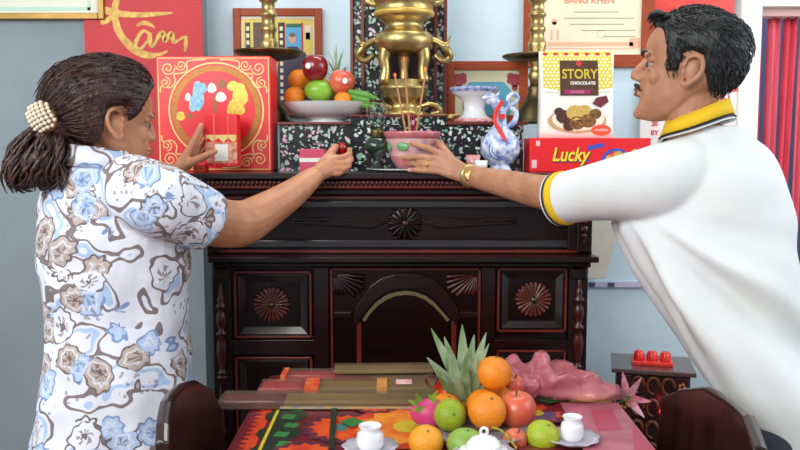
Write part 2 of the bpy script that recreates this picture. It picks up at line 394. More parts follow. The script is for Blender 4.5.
# frieze panel with rails (light catching mouldings)
slate = mat('lacquer_moulding', (34, 26, 28), .2, coat=.4)
for (a, c) in ((201, 208), (240, 248)): bar(MB(), 222, 574, a, c, YA-.006, YA+.01).build('frieze_rail', slate, alt, bevel=.003, seg=3)
bar(MB(), 214, 584, 250, 253, YA-.004, YA+.01).build('frieze_edge', wood_r, alt, bevel=.001)
for px in (214, 568): bar(MB(), px, px+9, 202, 250, YA-.008, YA+.01).build('frieze_post', wood, alt, bevel=.002)
# long pointed reliefs left and right of the centre flower
cxr, czr = PX(405, YA), PZ(223, YA)
for sg in (-1, 1):
    for (o1, wd) in ((0, .030), (.13, .016)):
        q = [(sg*(.05+o1), 0), (sg*(.09+o1), wd/2), (sg*(.30), .002), (sg*(.30), -.002), (sg*(.09+o1), -wd/2)]
        MB().prism(q, (Vector((cxr, YA+.008, czr+(.0 if not o1 else .008))), X_, Z_, -Y_), .008).build('pointed_relief', wood_d, alt, bevel=.003)
def rosette(px, py, r, npet, name, mt, ctr, y0, parent):
    c = P(px, py, y0); c.y = y0
    mb = MB(); mb.lathe([(r, 0), (r, .003), (r*.9, .006), (.001, .006)], c, rot=Matrix.Rotation(PI/2, 3, 'X'), n=40)
    for k in range(npet):
        t = 2*PI*k/npet; d = Vector((math.cos(t), 0, math.sin(t)))
        mb.tube([c+d*r*.22-Y_*.008, c+d*r*.98-Y_*.005], [r*.06, r*.14], n=6, flat=.9)
    fl_ = mb.build(name, mt, parent)
    MB().ell(c-Y_*.012, (r*.22, .008, r*.22), n=14, m=8).build('flower_centre', ctr, fl_)
    return fl_
rosette(405, 223, .043, 16, 'carved_flower', wood_d, wood_m, YA+.006, alt)
# cornice ledge
bar(MB(), 207, 600, 257, 263, 2.055, YB+.03).build('cornice', wood, alt, bevel=.003)
bar(MB(), 211, 592, 262, 268, 2.09, YB).build('cornice_moulding', wood_d, alt, bevel=.005, seg=3)
# carcass
z0 = .05
MB().box((xl, YA+.02, z0), (xr, YB, PZ(266, YA))).build('carcass', wood, alt)
# face frame stiles and rails, proud
def stile(px0, px1, py0, zb): MB().box((PX(px0, YA), YA, zb), (PX(px1, YA), YA+.022, PZ(py0, YA))).build('stile', wood, alt, bevel=.0015)
stile(211, 230, 267, z0); stile(570, 589, 267, z0); stile(313, 328, 267, z0); stile(482, 496, 267, z0)
for (a, c) in ((230, 313), (496, 570)):
    for (p, q) in ((267, 269), (340, 355)):
        bar(MB(), a, c, p, q, YA, YA+.022).build('rail', wood, alt, bevel=.0015)
def panel(px0, px1, py0, zb_or_py, flower=None, parent=alt):
    x0, x1, z1 = PX(px0, YA), PX(px1, YA), PZ(py0, YA)
    zb = zb_or_py if zb_or_py < 5 else PZ(zb_or_py, YA)
    d = MB().box((x0+.004, YA+.006, zb+.004), (x1-.004, YA+.03, z1-.004)).build('door_panel', wood_d, alt)
    e = .006
    mb = MB()
    for (a, c) in (((x0, zb), (x0+e, z1)), ((x1-e, zb), (x1, z1)), ((x0, zb), (x1, zb+e)), ((x0, z1-e), (x1, z1))):
        mb.box((a[0], YA-.003, a[1]), (c[0], YA+.01, c[1]))
    mb.build('red_edge', wood_r, d, bevel=.001)
    # sloped inner moulding
    mb = MB(); i0, i1 = .012, .030
    O = [(x0+i0, z1-i0), (x1-i0, z1-i0), (x1-i0, zb+i0), (x0+i0, zb+i0)]; I = [(x0+i1, z1-i1), (x1-i1, z1-i1), (x1-i1, zb+i1), (x0+i1, zb+i1)]
    yo, yi = YA-.004, YA+.004
    vs = [(p[0], yo, p[1]) for p in O]+[(p[0], yi, p[1]) for p in I]+[(p[0], YA+.02, p[1]) for p in O]
    mb.add(vs, [(k, (k+1) % 4, 4+(k+1) % 4, 4+k) for k in range(4)]+[(k, 8+k, 8+(k+1) % 4, (k+1) % 4) for k in range(4)])
    mb.build('inner_moulding', slate, d)
    if flower: rosette(flower[0], flower[1], .044, 22, 'sunflower_carving', mat('sunflower_rosewood', (98, 40, 26), .3, coat=.3, var=.3), brass_d, YA+.004, d)
    return d
panel(233, 311, 271, 338, (272, 304)); panel(498, 568, 268, 332, (533, 299))
panel(233, 311, 357, .30); panel(498, 568, 350, .30)
# centre door with arch and carved fans
xc0, xc1, zc1 = PX(330, YA), PX(481, YA), PZ(268, YA)
cd = MB().box((xc0, YA+.008, .30), (xc1, YA+.03, zc1)).build('centre_door', wood_d, alt)
mb = MB(); e = .006
for (a, c) in (((xc0, .3), (xc0+e, zc1)), ((xc1-e, .3), (xc1, zc1)), ((xc0, zc1-e), (xc1, zc1)), ((xc0, .3), (xc1, .3+e))): mb.box((a[0], YA-.003, a[1]), (c[0], YA+.01, c[1]))
mb.build('red_edge', wood_r, cd, bevel=.001)
fa = front(0, YA+.008, 0)
def arc_band(out, inn, h, name, mt, bev=.002):
    pts = [pp(*p, YA) for p in out]+[pp(*p, YA) for p in reversed(inn)]
    return MB().prism(pts, fa, h).build(name, mt, cd, bevel=bev)
out = [(353, 318), (355, 308), (362, 298), (370, 286), (381, 278), (394, 274), (406, 273), (420, 274), (433, 279), (443, 287), (451, 299), (458, 309), (460, 318)]
inn = [(357, 325), (362, 316), (368, 308), (376, 299), (386, 292), (396, 289), (406, 288), (416, 289), (427, 293), (436, 300), (444, 309), (450, 317), (455, 325)]
arc_band(out, inn, .018, 'arch_moulding', wood)
inn2 = [(365, 322), (371, 313), (379, 305), (388, 299), (397, 296), (406, 295), (415, 296), (425, 300), (433, 306), (441, 314), (447, 322)]
out2 = [(362, 320), (369, 310), (377, 301.5), (387, 295), (397, 292), (406, 291), (415, 292), (426, 296), (435, 303), (443, 312), (450, 320)]
arc_band(out2, inn2, .008, 'arch_line', mat('worn_gilt_line', (110, 96, 62), .4), .001)
for (a, c) in ((356, 361), (452, 457)):
    MB().box((PX(a, YA), YA, .30), (PX(c, YA), YA+.01, PZ(322, YA))).build('arch_pilaster', wood_r, cd, bevel=.002)
for sg, ox in ((1, 334), (-1, 477)):      # shell fans in the two corners
    o_ = P(ox, 274, YA); mb = MB()
    for k in range(9):
        t = math.radians(6+k*10.5); L_ = .085-.0035*abs(k-2)
        d = Vector((sg*math.cos(t), 0, -math.sin(t)))
        mb.tube([Vector((o_.x, YA+.004, o_.z))+d*.012, Vector((o_.x, YA+.002, o_.z))+d*L_*.6, Vector((o_.x, YA+.004, o_.z))+d*L_*(.8 if k > 4 else 1)], [.002, .0055, .006], n=6)
    mb.build('carved_fan', wood_m if sg < 0 else wood, cd)
    MB().box((PX(ox-1 if sg > 0 else ox-17, YA), YA-.002, PZ(318, YA)), (PX(ox+17 if sg > 0 else ox+1, YA), YA+.01, PZ(312, YA))).build('arch_springer', wood, cd, bevel=.002)
# turned half columns on the corners
def turned(px, py0, zb):
    c = P(px, py0, YA); H = c.z-zb; r = .0135
    prof = [(.9, 0), (1.1, .01), (1.1, .03), (.6, .035), (.6, .04), (1.15, .06), (.7, .08), (.55, .10)]
    segs = [(.55, .12), (.95, .22), (1.1, .30), (.95, .38), (.6, .44), (1.15, .46), (1.15, .48), (.6, .50), (.9, .56), (1.1, .62), (.9, .68), (.55, .72), (1.1, .74), (1.1, .76), (.6, .79), (.85, .82), (.6, .85), (.45, .88), (.55, .91), (.25, .96), (.05, 1)]
    pr = [(a*r, z*H) for a, z in prof+segs]
    MB().lathe(pr, (c.x, YA-.004, zb), n=16).build('turned_column', wood_m, alt)
turned(221, 282, PZ(378, YA)); turned(579, 275, PZ(372, YA))
for px in (221, 579): turned(px, 384, .12)
for px in (221, 579): MB().box((PX(px-8, YA), YA-.012, PZ(268, YA)-.03), (PX(px+8, YA), YA+.01, PZ(268, YA))).build('column_block', wood, alt, bevel=.003)
mb = MB().box((PX(576, YA), YA-.012, PZ(252, YA)), (PX(591, YA), YA+.02, PZ(200, YA)))
mb.build('corner_block', wood, alt, bevel=.003)
mb = MB().box((PX(208, YA), YA-.012, PZ(252, YA)), (PX(220, YA), YA+.02, PZ(200, YA))).build('corner_block', wood, alt, bevel=.003)
for px in (214, 584):
    c = P(px, 226, YA-.012); mb = MB()
    for (dz, r) in ((.03, .007), (.012, .010), (-.008, .011), (-.026, .008), (-.042, .005)): mb.ell((c.x, YA-.014, c.z+dz), (r, .007, r*.9), n=10, m=6)
    mb.build('leaf_carving', wood_m, alt)
MB().box((xl-.02, YA-.02, 0), (xr+.02, YB, .06)).build('plinth', wood, alt, bevel=.004)
bar(MB(), 230, 570, 700, 712, YA, YA+.022).build('rail', wood, alt)

PYR = 120
# ================================================================== RISER + THINGS ON THE ALTAR
YR = 2.30
ZR = PZ(122, YR)
rs = thing('inlaid_riser', (PX(399, 2.4), 2.45, ZT), 'black lacquer riser inlaid with mother of pearl standing on altar top', 'stand')
MB().box((PX(279, YR), YR+.006, ZT), (PX(524, YR), YB, ZR-.008)).build('riser_body', inlay, rs)
def inlay_panel(px0, px1, py0, py1):
    MB().box((PX(px0, YR), YR-.002, PZ(py1, YR)), (PX(px1, YR), YR+.008, PZ(py0, YR))).build('inlay_panel', inlay, rs, bevel=.001)
for a, c in ((282, 330), (334, 382), (386, 436), (440, 480), (484, 520)): inlay_panel(a, c, 127, 143); inlay_panel(a, c, 147, 165)
MB().box((PX(277, YR), YR-.012, ZR-.008), (PX(352, YR), YB, ZR)).build('riser_shelf', wood_r, rs, bevel=.002)
MB().box((PX(446, YR), YR-.012, ZR-.008), (PX(528, YR), YB, ZR)).build('riser_shelf', wood_r, rs, bevel=.002)
ZC = PZ(115, YR)
MB().box((PX(351, YR), YR-.004, ZR-.008), (PX(447, YR), YB, ZC-.006)).build('riser_centre', inlay, rs)
MB().box((PX(350, YR), YR-.014, ZC-.006), (PX(448, YR), YB, ZC)).build('riser_shelf', wood_r, rs, bevel=.002)
# tall inlaid tablet behind the censer
tb_ = thing('inlaid_tablet', (PX(399, 2.55), 2.55, ZC), 'tall black mother of pearl tablet behind the brass censer', 'tablet')
MB().box((PX(353, 2.5), 2.545, ZC), (PX(445, 2.5), 2.578, 1.95)).build('tablet_board', inlay, tb_)
for px in (350, 361, 434, 444):
    MB().box((PX(px, 2.5), 2.528, ZC), (PX(px+3.2, 2.5), 2.55, 1.95)).build('tablet_upright', wood_r, tb_, bevel=.001)
MB().box((PX(382, 2.5), 2.537, ZC), (PX(423, 2.5), 2.546, 1.9)).build('tablet_panel', mat('dark_red_velvet_panel', (44, 20, 22), .6, var=.4, vscale=60), tb_)
# brass censer
YC = 2.42
cc = P(404, 115, YC); S = YC/FPX
ce = thing('brass_censer', (cc.x, YC, ZC), 'large polished brass incense burner with lid, handles and legs', 'censer')
def lz(py): return PZ(py, YC)-ZC
base = (cc.x, YC, ZC)
pr = [(22*S, 0), (24*S, .004), (23*S, .012), (18*S, .018), (16*S, lz(104)), (20*S, lz(100)), (22*S, lz(97)), (22*S, lz(92)), (24*S, lz(90)), (24*S, lz(87)), (20*S, lz(85)), (21*S, lz(81)), (18*S, lz(80)), (5*S, lz(79))]
MB().lathe(pr, base, n=40).build('pedestal', brass, ce)
pr = [(14*S, lz(55)), (22*S, lz(53)), (27*S, lz(49)), (29*S, lz(43)), (28.5*S, lz(37)), (25*S, lz(33)), (20*S, lz(31)), (18.5*S, lz(27)), (19*S, lz(23)), (24*S, lz(20)), (28*S, lz(16)), (28.5*S, lz(10)), (28*S, lz(5)), (31*S, lz(3)), (31*S, lz(0)), (27*S, lz(-2)), (26*S, lz(-10)), (18*S, lz(-20)), (8*S, lz(-28)), (4*S, lz(-30)), (7*S, lz(-34)), (2*S, lz(-40))]
MB().lathe(pr, base, n=44).build('pot_body', brass, ce)
for sx in (-18, 0, 18):
    for sy in ((-.03, .03) if sx else (.05,)):
        x0 = cc.x+sx*S
        MB().tube([(x0, YC+sy, ZC+lz(50)), (x0+sx*.1*S, YC+sy, ZC+lz(60)), (x0, YC+sy, ZC+lz(70)), (x0+sx*.08*S, YC+sy, ZC+lz(80))], [.020, .017, .013, .016], n=10, sub=3).build('leg', brass, ce)
for sg in (-1, 1):
    x0 = cc.x
    h = MB().tube([(x0+sg*26*S, YC, ZC+lz(40)), (x0+sg*34*S, YC-.005, ZC+lz(43)), (x0+sg*42*S, YC-.005, ZC+lz(50)), (x0+sg*45*S, YC, ZC+lz(57)), (x0+sg*38*S, YC, ZC+lz(61)), (x0+sg*31*S, YC, ZC+lz(56))], [.012, .010, .012, .011, .010, .008], n=10, sub=4)
    h.ell((x0+sg*40*S, YC-.006, ZC+lz(46)), (.014, .012, .012)); h.tube([(x0+sg*42*S, YC, ZC+lz(44)), (x0+sg*46*S, YC, ZC+lz(36))], [.005, .002])
    h.build('dragon_handle', brass, ce)
    MB().tube([(x0+sg*14*S, YC-.045, ZC+.026), (x0+sg*24*S, YC-.052, ZC+.034), (x0+sg*33*S, YC-.052, ZC+.026), (x0+sg*34*S, YC-.05, ZC+.012), (x0+sg*27*S, YC-.05, ZC+.008)], [.007, .008, .008, .007, .005], n=8, sub=4).build('curled_foot', brass, ce)
    MB().tube([(x0+sg*27*S, YC, ZC+lz(5)), (x0+sg*36*S, YC, ZC+lz(2)), (x0+sg*39*S, YC, ZC+lz(-8))], [.009, .008, .007], n=8, sub=3).build('ear', brass, ce)
MB().lathe([(29*S, lz(17)), (30*S, lz(14)), (29*S, lz(12))], base, n=40).build('band', gold_print, ce)
# candlesticks
def candlestick(px, label, pydisc, Yc):
    s = Yc/FPX; x0 = PX(px, Yc); zb = ZR
    t = thing('candlestick', (x0, Yc, zb), label, 'candlestick')
    z = lambda py: PZ(py, Yc)-zb
    MB().lathe([(23*s, 0), (23*s, .008), (20*s, .016), (17*s, z(110)), (11*s, z(100)), (8*s, z(92)), (9*s, z(88)), (6*s, z(84))], (x0, Yc, zb), n=32).build('base', brass_d, t)
    pr = [(6*s, z(86))]
    for (py, r) in ((80, 7), (76, 9), (72, 7), (66, 6), (62, 8), (52, 7.5), (46, 9), (43, 9), (40, 7), (33, 6.5), (31, 8), (28, 8), (26, 6.5), (18, 6.5), (16, 8.5), (14, 8.5), (12, 6.5), (3, 6.5), (1, 9), (-3, 9), (-6, 7), (-20, 6), (-30, 8), (-34, 12), (-36, 12), (-38, 4)): pr.append((r*s, z(py)))
    MB().lathe(pr, (x0, Yc, zb), n=24).build('stem', brass, t)
    MB().lathe([(6*s, z(62)), (27*s, z(pydisc+3)), (34*s, z(pydisc-1)), (34*s, z(pydisc-2.5)), (28*s, z(pydisc)), (6*s, z(pydisc+1))], (x0, Yc, zb), n=40).build('drip_tray', brass_d, t)
candlestick(270, 'tall brass candlestick behind the red gift box', 54, 2.50)
candlestick(536, 'tall brass candlestick behind the cookie pouch', 58, 2.44)

# ---- fruit
def fruit(kind, c, r, label=None, group=None, parent=None, rot=(0, 0, 0), name=None):
    c = Vector(c); R = Matrix.Rotation(rot[2], 3, 'Z') @ Matrix.Rotation(rot[0], 3, 'X') @ Matrix.Rotation(rot[1], 3, 'Y')
    spec = {'orange': (1.0, .95, .03, mat('orange_peel', (244, 140, 20), .42, var=.25, vscale=10, bump=.25, bscale=260)),
            'yellow_orange': (1.0, .92, .03, mat('amber_orange_peel', (240, 158, 30), .42, var=.2, vscale=10, bump=.25, bscale=260)),
            'green_orange': (1.0, .95, .03, mat('green_orange_peel', (160, 172, 30), .4, var=.35, vscale=14, rgb2=(120, 150, 24), bump=.25, bscale=260)),
            'lime_yellow': (1.0, .9, .05, mat('yellow_green_peel', (184, 186, 40), .4, var=.35, vscale=12, rgb2=(140, 168, 30), bump=.25, bscale=240)),
            'apple': (1.0, 1.0, .18, mat('striped_pink_apple', (206, 76, 60), .3, var=.5, vscale=14, rgb2=(214, 128, 84), stretch=(1, 1, .25), coat=.3)),
            'red_apple': (1.0, 1.12, .18, mat('dark_red_apple', (130, 12, 24), .22, var=.3, vscale=14, stretch=(1, 1, .25), coat=.5)),
            'mango': (1.25, .95, .02, mat('green_mango', (134, 186, 46), .35, var=.2, vscale=8, coat=.2)),
            'guava': (1.15, .9, .02, mat('green_guava', (140, 176, 70), .45, var=.3, vscale=20))}[kind]
    sx, sz, dim, m_ = spec
    prof = []
    for i in range(19):
        a = -PI/2+PI*i/18; rr = math.cos(a); zz = math.sin(a)
        zz -= dim*math.exp(-(rr/.32)**2)*(1 if a > 0 else -.5)
        if kind in ('apple', 'red_apple'): rr *= 1+.06*math.sin(a)
        prof.append((max(rr, .001)*r, zz*sz*r))
    t = MB().lathe(prof, c, n=28, sq=(sx, 1), rot=R).build(name or {'green_orange': 'orange', 'yellow_orange': 'orange', 'lime_yellow': 'orange', 'red_apple': 'apple'}.get(kind, kind), m_, None)
    top = c+R @ Vector((0, 0, prof[-1][1]))
    if 'apple' in kind: MB().tube([top-R @ Vector((0, 0, .004)), top+R @ Vector((.002, 0, r*.28))], [.0012, .0018], n=6).build('stem', mat('stem_brown', (90, 60, 34), .7), t)
    else: MB().lathe([(r*.09, -.001), (r*.08, .0012), (r*.03, .0016)], top, n=8, rot=R).build('stem_end', mat('stem_green', (96, 110, 40), .7), t)
    nm = {'mango': 'fruit', 'guava': 'fruit'}.get(kind, 'fruit')
    tag(t, label, nm, group); return t
YF = 2.43; fc = P(328, 122, YF); s = YF/FPX
pl = thing('fruit_plate', (fc.x, YF, ZR), 'white porcelain footed plate carrying fruit on the riser', 'plate')
MB().lathe([(20*s, 0), (20*s, .006), (16*s, .010), (26*s, .018), (36*s, .030), (44*s, .056), (44.5*s, .059), (43*s, .058), (34*s, .034), (20*s, .024), (.001, .022)], (fc.x, YF, ZR), n=48).build('plate_body', porcelain, pl)
MB().lathe([(43.5*s, .0555), (45*s, .059), (43.5*s, .0605)], (fc.x, YF, ZR), n=48).build('rim', mat('grey_rim', (170, 176, 180), .2), pl)
gfr = None
fruit('mango', P(319, 91, YF-.03), .0350, 'bright green mango at the front of the white plate', rot=(0, .1, .1))
fruit('red_apple', P(315, 68, YF-.03), .039, 'dark red apple with white sticker on top of the plate fruit', rot=(.1, .05, 0))
fruit('apple', P(342, 82, YF-.03), .039, 'pinkish red apple with round sticker at right of the plate', rot=(.15, .2, 0))
fruit('orange', P(299, 80, YF+.035), .034, 'orange behind the dark red apple on the plate', rot=(.3, 0, 0))
fruit('orange', P(295, 97, YF-.012), .033, 'orange at the left rim of the white plate', rot=(.3, 0, 0))
fruit('orange', P(343, 100, YF-.055), .026, 'small orange under the pinkish apple on the plate', rot=(.3, 0, 0))
fruit('orange', P(318, 88, YF+.055), .038, 'orange at the back of the plate behind the mango', rot=(.3, 0, 0))
for (px, py, yy, nm) in ((308, 66, -.071, 0), (345, 81, -.073, 0)):
    c = P(px, py, YF+yy); 
    par = [o for o in bpy.data.objects if o.name.startswith('apple') and o.parent is None][0 if px == 308 else 1]
    MB().ell(c, (.008, .0025, .009), n=14, m=6).build('sticker', white_print, par)
for i, (a, bq, cq) in enumerate((((350, 92), (366, 95), (382, 102)), ((350, 96), (366, 100), (381, 106)), ((352, 100), (364, 105), (378, 108)))):
    o = MB().tube([P(*a, YF-.05), P(*bq, YF-.07), P(*cq, YF-.06)], [.008, .0105, .004], n=10, sub=4).build('green_chilli', mat('leaf_green', (98, 160, 60), .4, var=.3, vscale=20))
    tag(o, ('topmost pale green finger-like fruit over the right rim of the plate', 'middle pale green finger-like fruit over the right rim of the plate', 'lowest pale green finger-like fruit over the right rim of the plate')[i], 'fruit', 'green fingers on the plate')
def leaf_blade(mb, base, tip, w, bend, up=Z_, n=6):
    base, tip = Vector(base), Vector(tip); d = tip-base; L_ = d.length; d.normalize()
    side = d.cross(up).normalized() if abs(d.dot(up)) < .98 else Vector((1, 0, 0)); nn = side.cross(d)
    rows = []
    for i in range(n+1):
        t = i/n; c = base+d*L_*t+Vector(bend)*math.sin(t*PI/2)**2*t; ww = w*(1-t)**.6*(.75+.9*t*(1-t)) if i < n else .0006
        rows.append([c-side*ww-nn*0, c-nn*ww*.35, c+side*ww, c+nn*(.0008)-nn*ww*.2])
    mb.rings(rows, smooth=False); return mb
leafm = mat('pineapple_leaf', (116, 152, 92), .5, var=.35, vscale=30, rgb2=(172, 190, 156), stretch=(1, 1, .3))
def crown(parent, base, R, H, n, wl, seedn=1, lean=Vector((0, 0, 0))):
    random.seed(seedn); first = None
    for i in range(n):
        q = i/(n-1); a = i*2.39996; tilt = (1.35*(1-q)+.12)
        L_ = H*(.62+.42*q)
        d = Vector((math.cos(a)*math.sin(tilt), math.sin(a)*math.sin(tilt), math.cos(tilt)))+lean
        b0 = Vector(base)+Z_*(q*H*.38)
        mb = MB(); leaf_blade(mb, b0, b0+d*L_, wl*(1-.35*q), Vector((d.x, d.y, .4))*H*.10)
        mb.build('leaf', leafm, parent)
bc = P(337, 86, YF+.085)
pa = thing('pineapple', (bc.x, bc.y, ZR+.022), 'small pineapple with spiky crown at the back of the plate', 'fruit')
pskin = mat('pineapple_skin', (196, 140, 50), .6, var=.5, vscale=60, rgb2=(120, 90, 40))
MB().ell((bc.x, bc.y, ZR+.088), (.034, .034, .062)).build('pineapple_body', pskin, pa)
crown(pa, (bc.x, bc.y, ZR+.135), .02, .075, 16, .0075, 3)

PYR = 40
# ---- framed pictures
def frame(name, px0, px1, py0, py1, Y, bw, label, wd=orange_wood, matc=(232, 226, 210), inner=None, tilt=0):
    x0, x1, za, zb = PX(px0, Y), PX(px1, Y), PZ(py1, Y), PZ(py0, Y)
    t = thing(name, ((x0+x1)/2, Y, za), label, 'picture')
    mb = MB(); k = bw
    mb.box((x0, Y, za), (x0+k, Y+.022, zb)).box((x1-k, Y, za), (x1, Y+.022, zb)).box((x0+k, Y, za), (x1-k, Y+.022, za+k)).box((x0+k, Y, zb-k), (x1-k, Y+.022, zb))
    mb.build('wooden_frame', wd, t, bevel=.002)
    MB().box((x0+k, Y+.008, za+k), (x1-k, Y+.02, zb-k)).build('picture_sheet', mat('sheet_%d_%d_%d' % matc, matc, .5, var=.08, vscale=8), t)
    return t, (Vector((x0, Y+.008, za)), X_, Z_, -Y_), x1-x0, zb-za
ZWALL = YW-.024
t, fr, W_, H_ = frame('picture_frame', 233, 322, 8, 116, ZWALL, .026, 'orange wooden frame holding a portrait before a blue panel')
mb = MB().use(0).flat([(.031, .028), (W_-.031, .028), (W_-.031, H_-.034), (.031, H_-.034)], fr, .0004)
mb.build('picture_print', mat('yellow_print', (222, 196, 90), .5, var=.2, vscale=40), t)
def rr(x0, x1, y0, y1): return [(x0, y0), (x1, y0), (x1, y1), (x0, y1)]
u = lambda px: (px-233)/89*W_
v = lambda py: (116-py)/108*H_
for (a, c, p, q, m_) in ((245, 250, 22, 108, black_print), (253, 264, 22, 108, mat('dark_red_print', (110, 50, 40), .5, var=.6, vscale=90, rgb2=(40, 60, 40))), (278, 284, 22, 108, black_print), (285, 301, 26, 108, mat('sky_print', (78, 160, 204), .5)), (283.5, 285, 22, 108, mat('red_line', (190, 40, 36), .5)), (301, 303, 22, 108, mat('red_line', (190, 40, 36), .5)), (304.5, 311, 25, 38, mat('pale_print', (220, 200, 190), .5)), (305.5, 310, 32, 39, black_print), (286, 301, 23, 26.5, mat('green_print', (40, 100, 60), .5))):
    MB().flat(rr(u(a), u(c), v(q), v(p)), fr, .0008).build('print_block', m_, t)
for a in (246, 279.5):
    for k in range(11): MB().flat(rr(u(a), u(a+3), v(30+k*7), v(26+k*7)), fr, .0011).build('print_block', mat('cream_print', (226, 214, 180), .5), t)
MB().flat(ring_poly(.013, 20, u(292), v(38), 1.3), fr, .0012).build('portrait_face', mat('face_print', (206, 156, 128), .5), t)
MB().flat([(u(274), v(104)), (u(312), v(104)), (u(309), v(62)), (u(305), v(52)), (u(296), v(46)), (u(288), v(46)), (u(281), v(51)), (u(277), v(64))], fr, .0010).build('portrait_robe', mat('robe_print', (56, 42, 66), .5), t)
MB().flat(ring_poly(.012, 20, u(292), v(34.5), .6), fr, .0013).build('portrait_hair', mat('hair_print', (120, 84, 70), .5), t)

t, fr, W_, H_ = frame('certificate_frame', 524, 654, -30, 67, ZWALL, .042, 'orange wooden frame holding a cream certificate with red lettering', matc=(232, 222, 192))
redp = mat('faded_red_print', (214, 124, 96), .6); gry = mat('faded_grey_print', (170, 160, 130), .6)
mb = MB(); pxs = W_/130
for i in range(4):
    yy = H_-(20+i*4.2+30)*pxs
mb.text('BANG KHEN', .030, (W_*.5, H_-32*pxs), fr, bold=.0006); mb.build('lettering', redp, t)
mb = MB()
for k, (a, c) in enumerate(((50, 95), (40, 110), (46, 100), (58, 112), (80, 112))): mb.flat(rr(a*pxs, c*pxs, H_-(41+k*6)*pxs, H_-(40+k*6)*pxs), fr)
mb.build('lettering', gry, t)
mb = MB()
for (a, c, p, q) in ((24, 110, 70, 74), (22, 112, 76, 77), (106, 117, 66, 76), (27, 29, 58, 68), (33, 35, 58, 68), (28.5, 32.5, 50, 53)): mb.flat(rr(a*pxs, c*pxs, H_-q*pxs, H_-p*pxs), fr)
mb.flat(ring_poly(.010, 16, 30.5*pxs, H_-50*pxs), fr); mb.stroke(circle_stroke(.013, 78*pxs, H_-62*pxs), .002, fr)
mb.build('red_ornament', mat('pale_red_print', (230, 176, 142), .6), t)

PYR = 90
t, fr, W_, H_ = frame('blue_picture_frame', 446, 528, 61, 124, 2.555, .028, 'orange framed picture with blue centre standing behind the pedestal dish', matc=(206, 204, 170))
# stands on riser: extend down
MB().box((fr[0].x, 2.555, ZR), (fr[0].x+W_, 2.575, fr[0].z+.002)).build('frame_foot', orange_wood, t)
fx = W_/82
MB().flat([(17*fx, 8*fx), (65*fx, 8*fx), (65*fx, 34*fx), (58*fx, 42*fx), (24*fx, 42*fx), (17*fx, 34*fx)], fr, .001).build('picture_print', mat('teal_blue_print', (86, 160, 186), .5, var=.15, vscale=10), t)
mar = mat('maroon_print', (150, 50, 62), .5)
for sg, cx_ in ((1, 11), (-1, 71)):
    mb = MB()
    for (dx, dy, r) in ((1, 46, 4), (6, 47, 4), (2, 41, 4.2), (7, 43, 3), (2, 36, 3)): mb.flat(ring_poly(r*fx, 14, (cx_+sg*dx)*fx, dy*fx), fr, .0012+.0001*dx)
    mb.build('corner_ornament', mar, t)

PYR = 20
# gilt framed picture, top-left
t, fr, W_, H_ = frame('gilt_frame', -60, 104, -60, 19, YL-.024, .020, 'gilt framed sheet hanging high on the grey wall at left', wd=mat('gilt_wood', (158, 118, 36), .35, metal=.3, var=.3, vscale=20), matc=(214, 214, 196))
fx = W_/164
MB().flat(rr(8*fx, 150*fx, 9*fx, 12*fx), fr, .001).build('printed_border', mat('mint_print', (170, 204, 186), .5), t)
MB().flat(rr(147*fx, 150*fx, 9*fx, 70*fx), fr, .001).build('printed_border', mat('mint_print', (170, 204, 186), .5), t)

# red banner with gold brush writing
YBN = YL-.012
o = MB().box((PX(84, YBN), YBN-.002, PZ(175, YBN)), (PX(202.5, YBN), YBN+.002, PZ(-60, YBN))).build('red_banner', mat('red_paper', (190, 22, 34), .55, var=.12, vscale=5))
tag(o, 'red banner with gold brush lettering on the grey wall', 'banner')
bn = o; frb = front(0, YBN-.002, 0)
B = lambda pts: [pp(x, y, YBN) for x, y in pts]
k = YBN/FPX
goldb = mat('gold_brush_paint', (164, 122, 44), .5, metal=.2, var=.45, vscale=45, rgb2=(206, 168, 86))
mb = MB()
mb.stroke(B([(122, -14), (117, 0), (115, 12), (117, 26), (123, 38), (134, 49), (146, 55), (158, 55), (168, 51)]), [3*k, 6*k, 7*k, 7*k, 7*k, 8*k, 7*k, 4*k, 1*k], frb)
mb.stroke(B([(102, 10), (108, 11), (122, 14), (140, 15), (158, 14), (173, 13)]), [5*k, 7*k, 6*k, 5*k, 4*k, 1.5*k], frb, e=.0007)
mb.stroke(B([(101, 23), (107, 21), (113, 16)]), [4*k, 5*k, 4*k], frb, e=.0009)
mb.build('brush_letter_t', goldb, bn)
mb = MB()
mb.stroke(B([(137, 26), (143, 23), (149, 24), (155, 28)]), [2*k, 4*k, 4*k, 1*k], frb)
mb.stroke(B([(150, 34), (144, 31), (139, 36), (136, 43), (136, 49), (141, 49), (147, 42), (151, 34)]), [3*k, 3*k, 3.5*k, 4*k, 4*k, 3*k, 2.5*k, 3*k], frb, e=.0007)
mb.stroke(B([(150, 33), (150, 40), (152, 46), (156, 43)]), [4*k, 5*k, 4*k, 2*k], frb, e=.0009)
mb.build('brush_letter_a', goldb, bn)
mb = MB().stroke(B([(155, 44), (159, 36), (163, 33), (165, 41), (169, 36), (172, 34), (174, 42), (179, 40), (184, 37)]), [2*k, 4*k, 5*k, 4*k, 4.5*k, 5*k, 4*k, 2*k, 3*k], frb)
mb.stroke(B([(186, 36), (186, 44), (185, 52)]), [3*k, 4*k, 1.5*k], frb, e=.0007)
mb.build('brush_letter_m', goldb, bn)

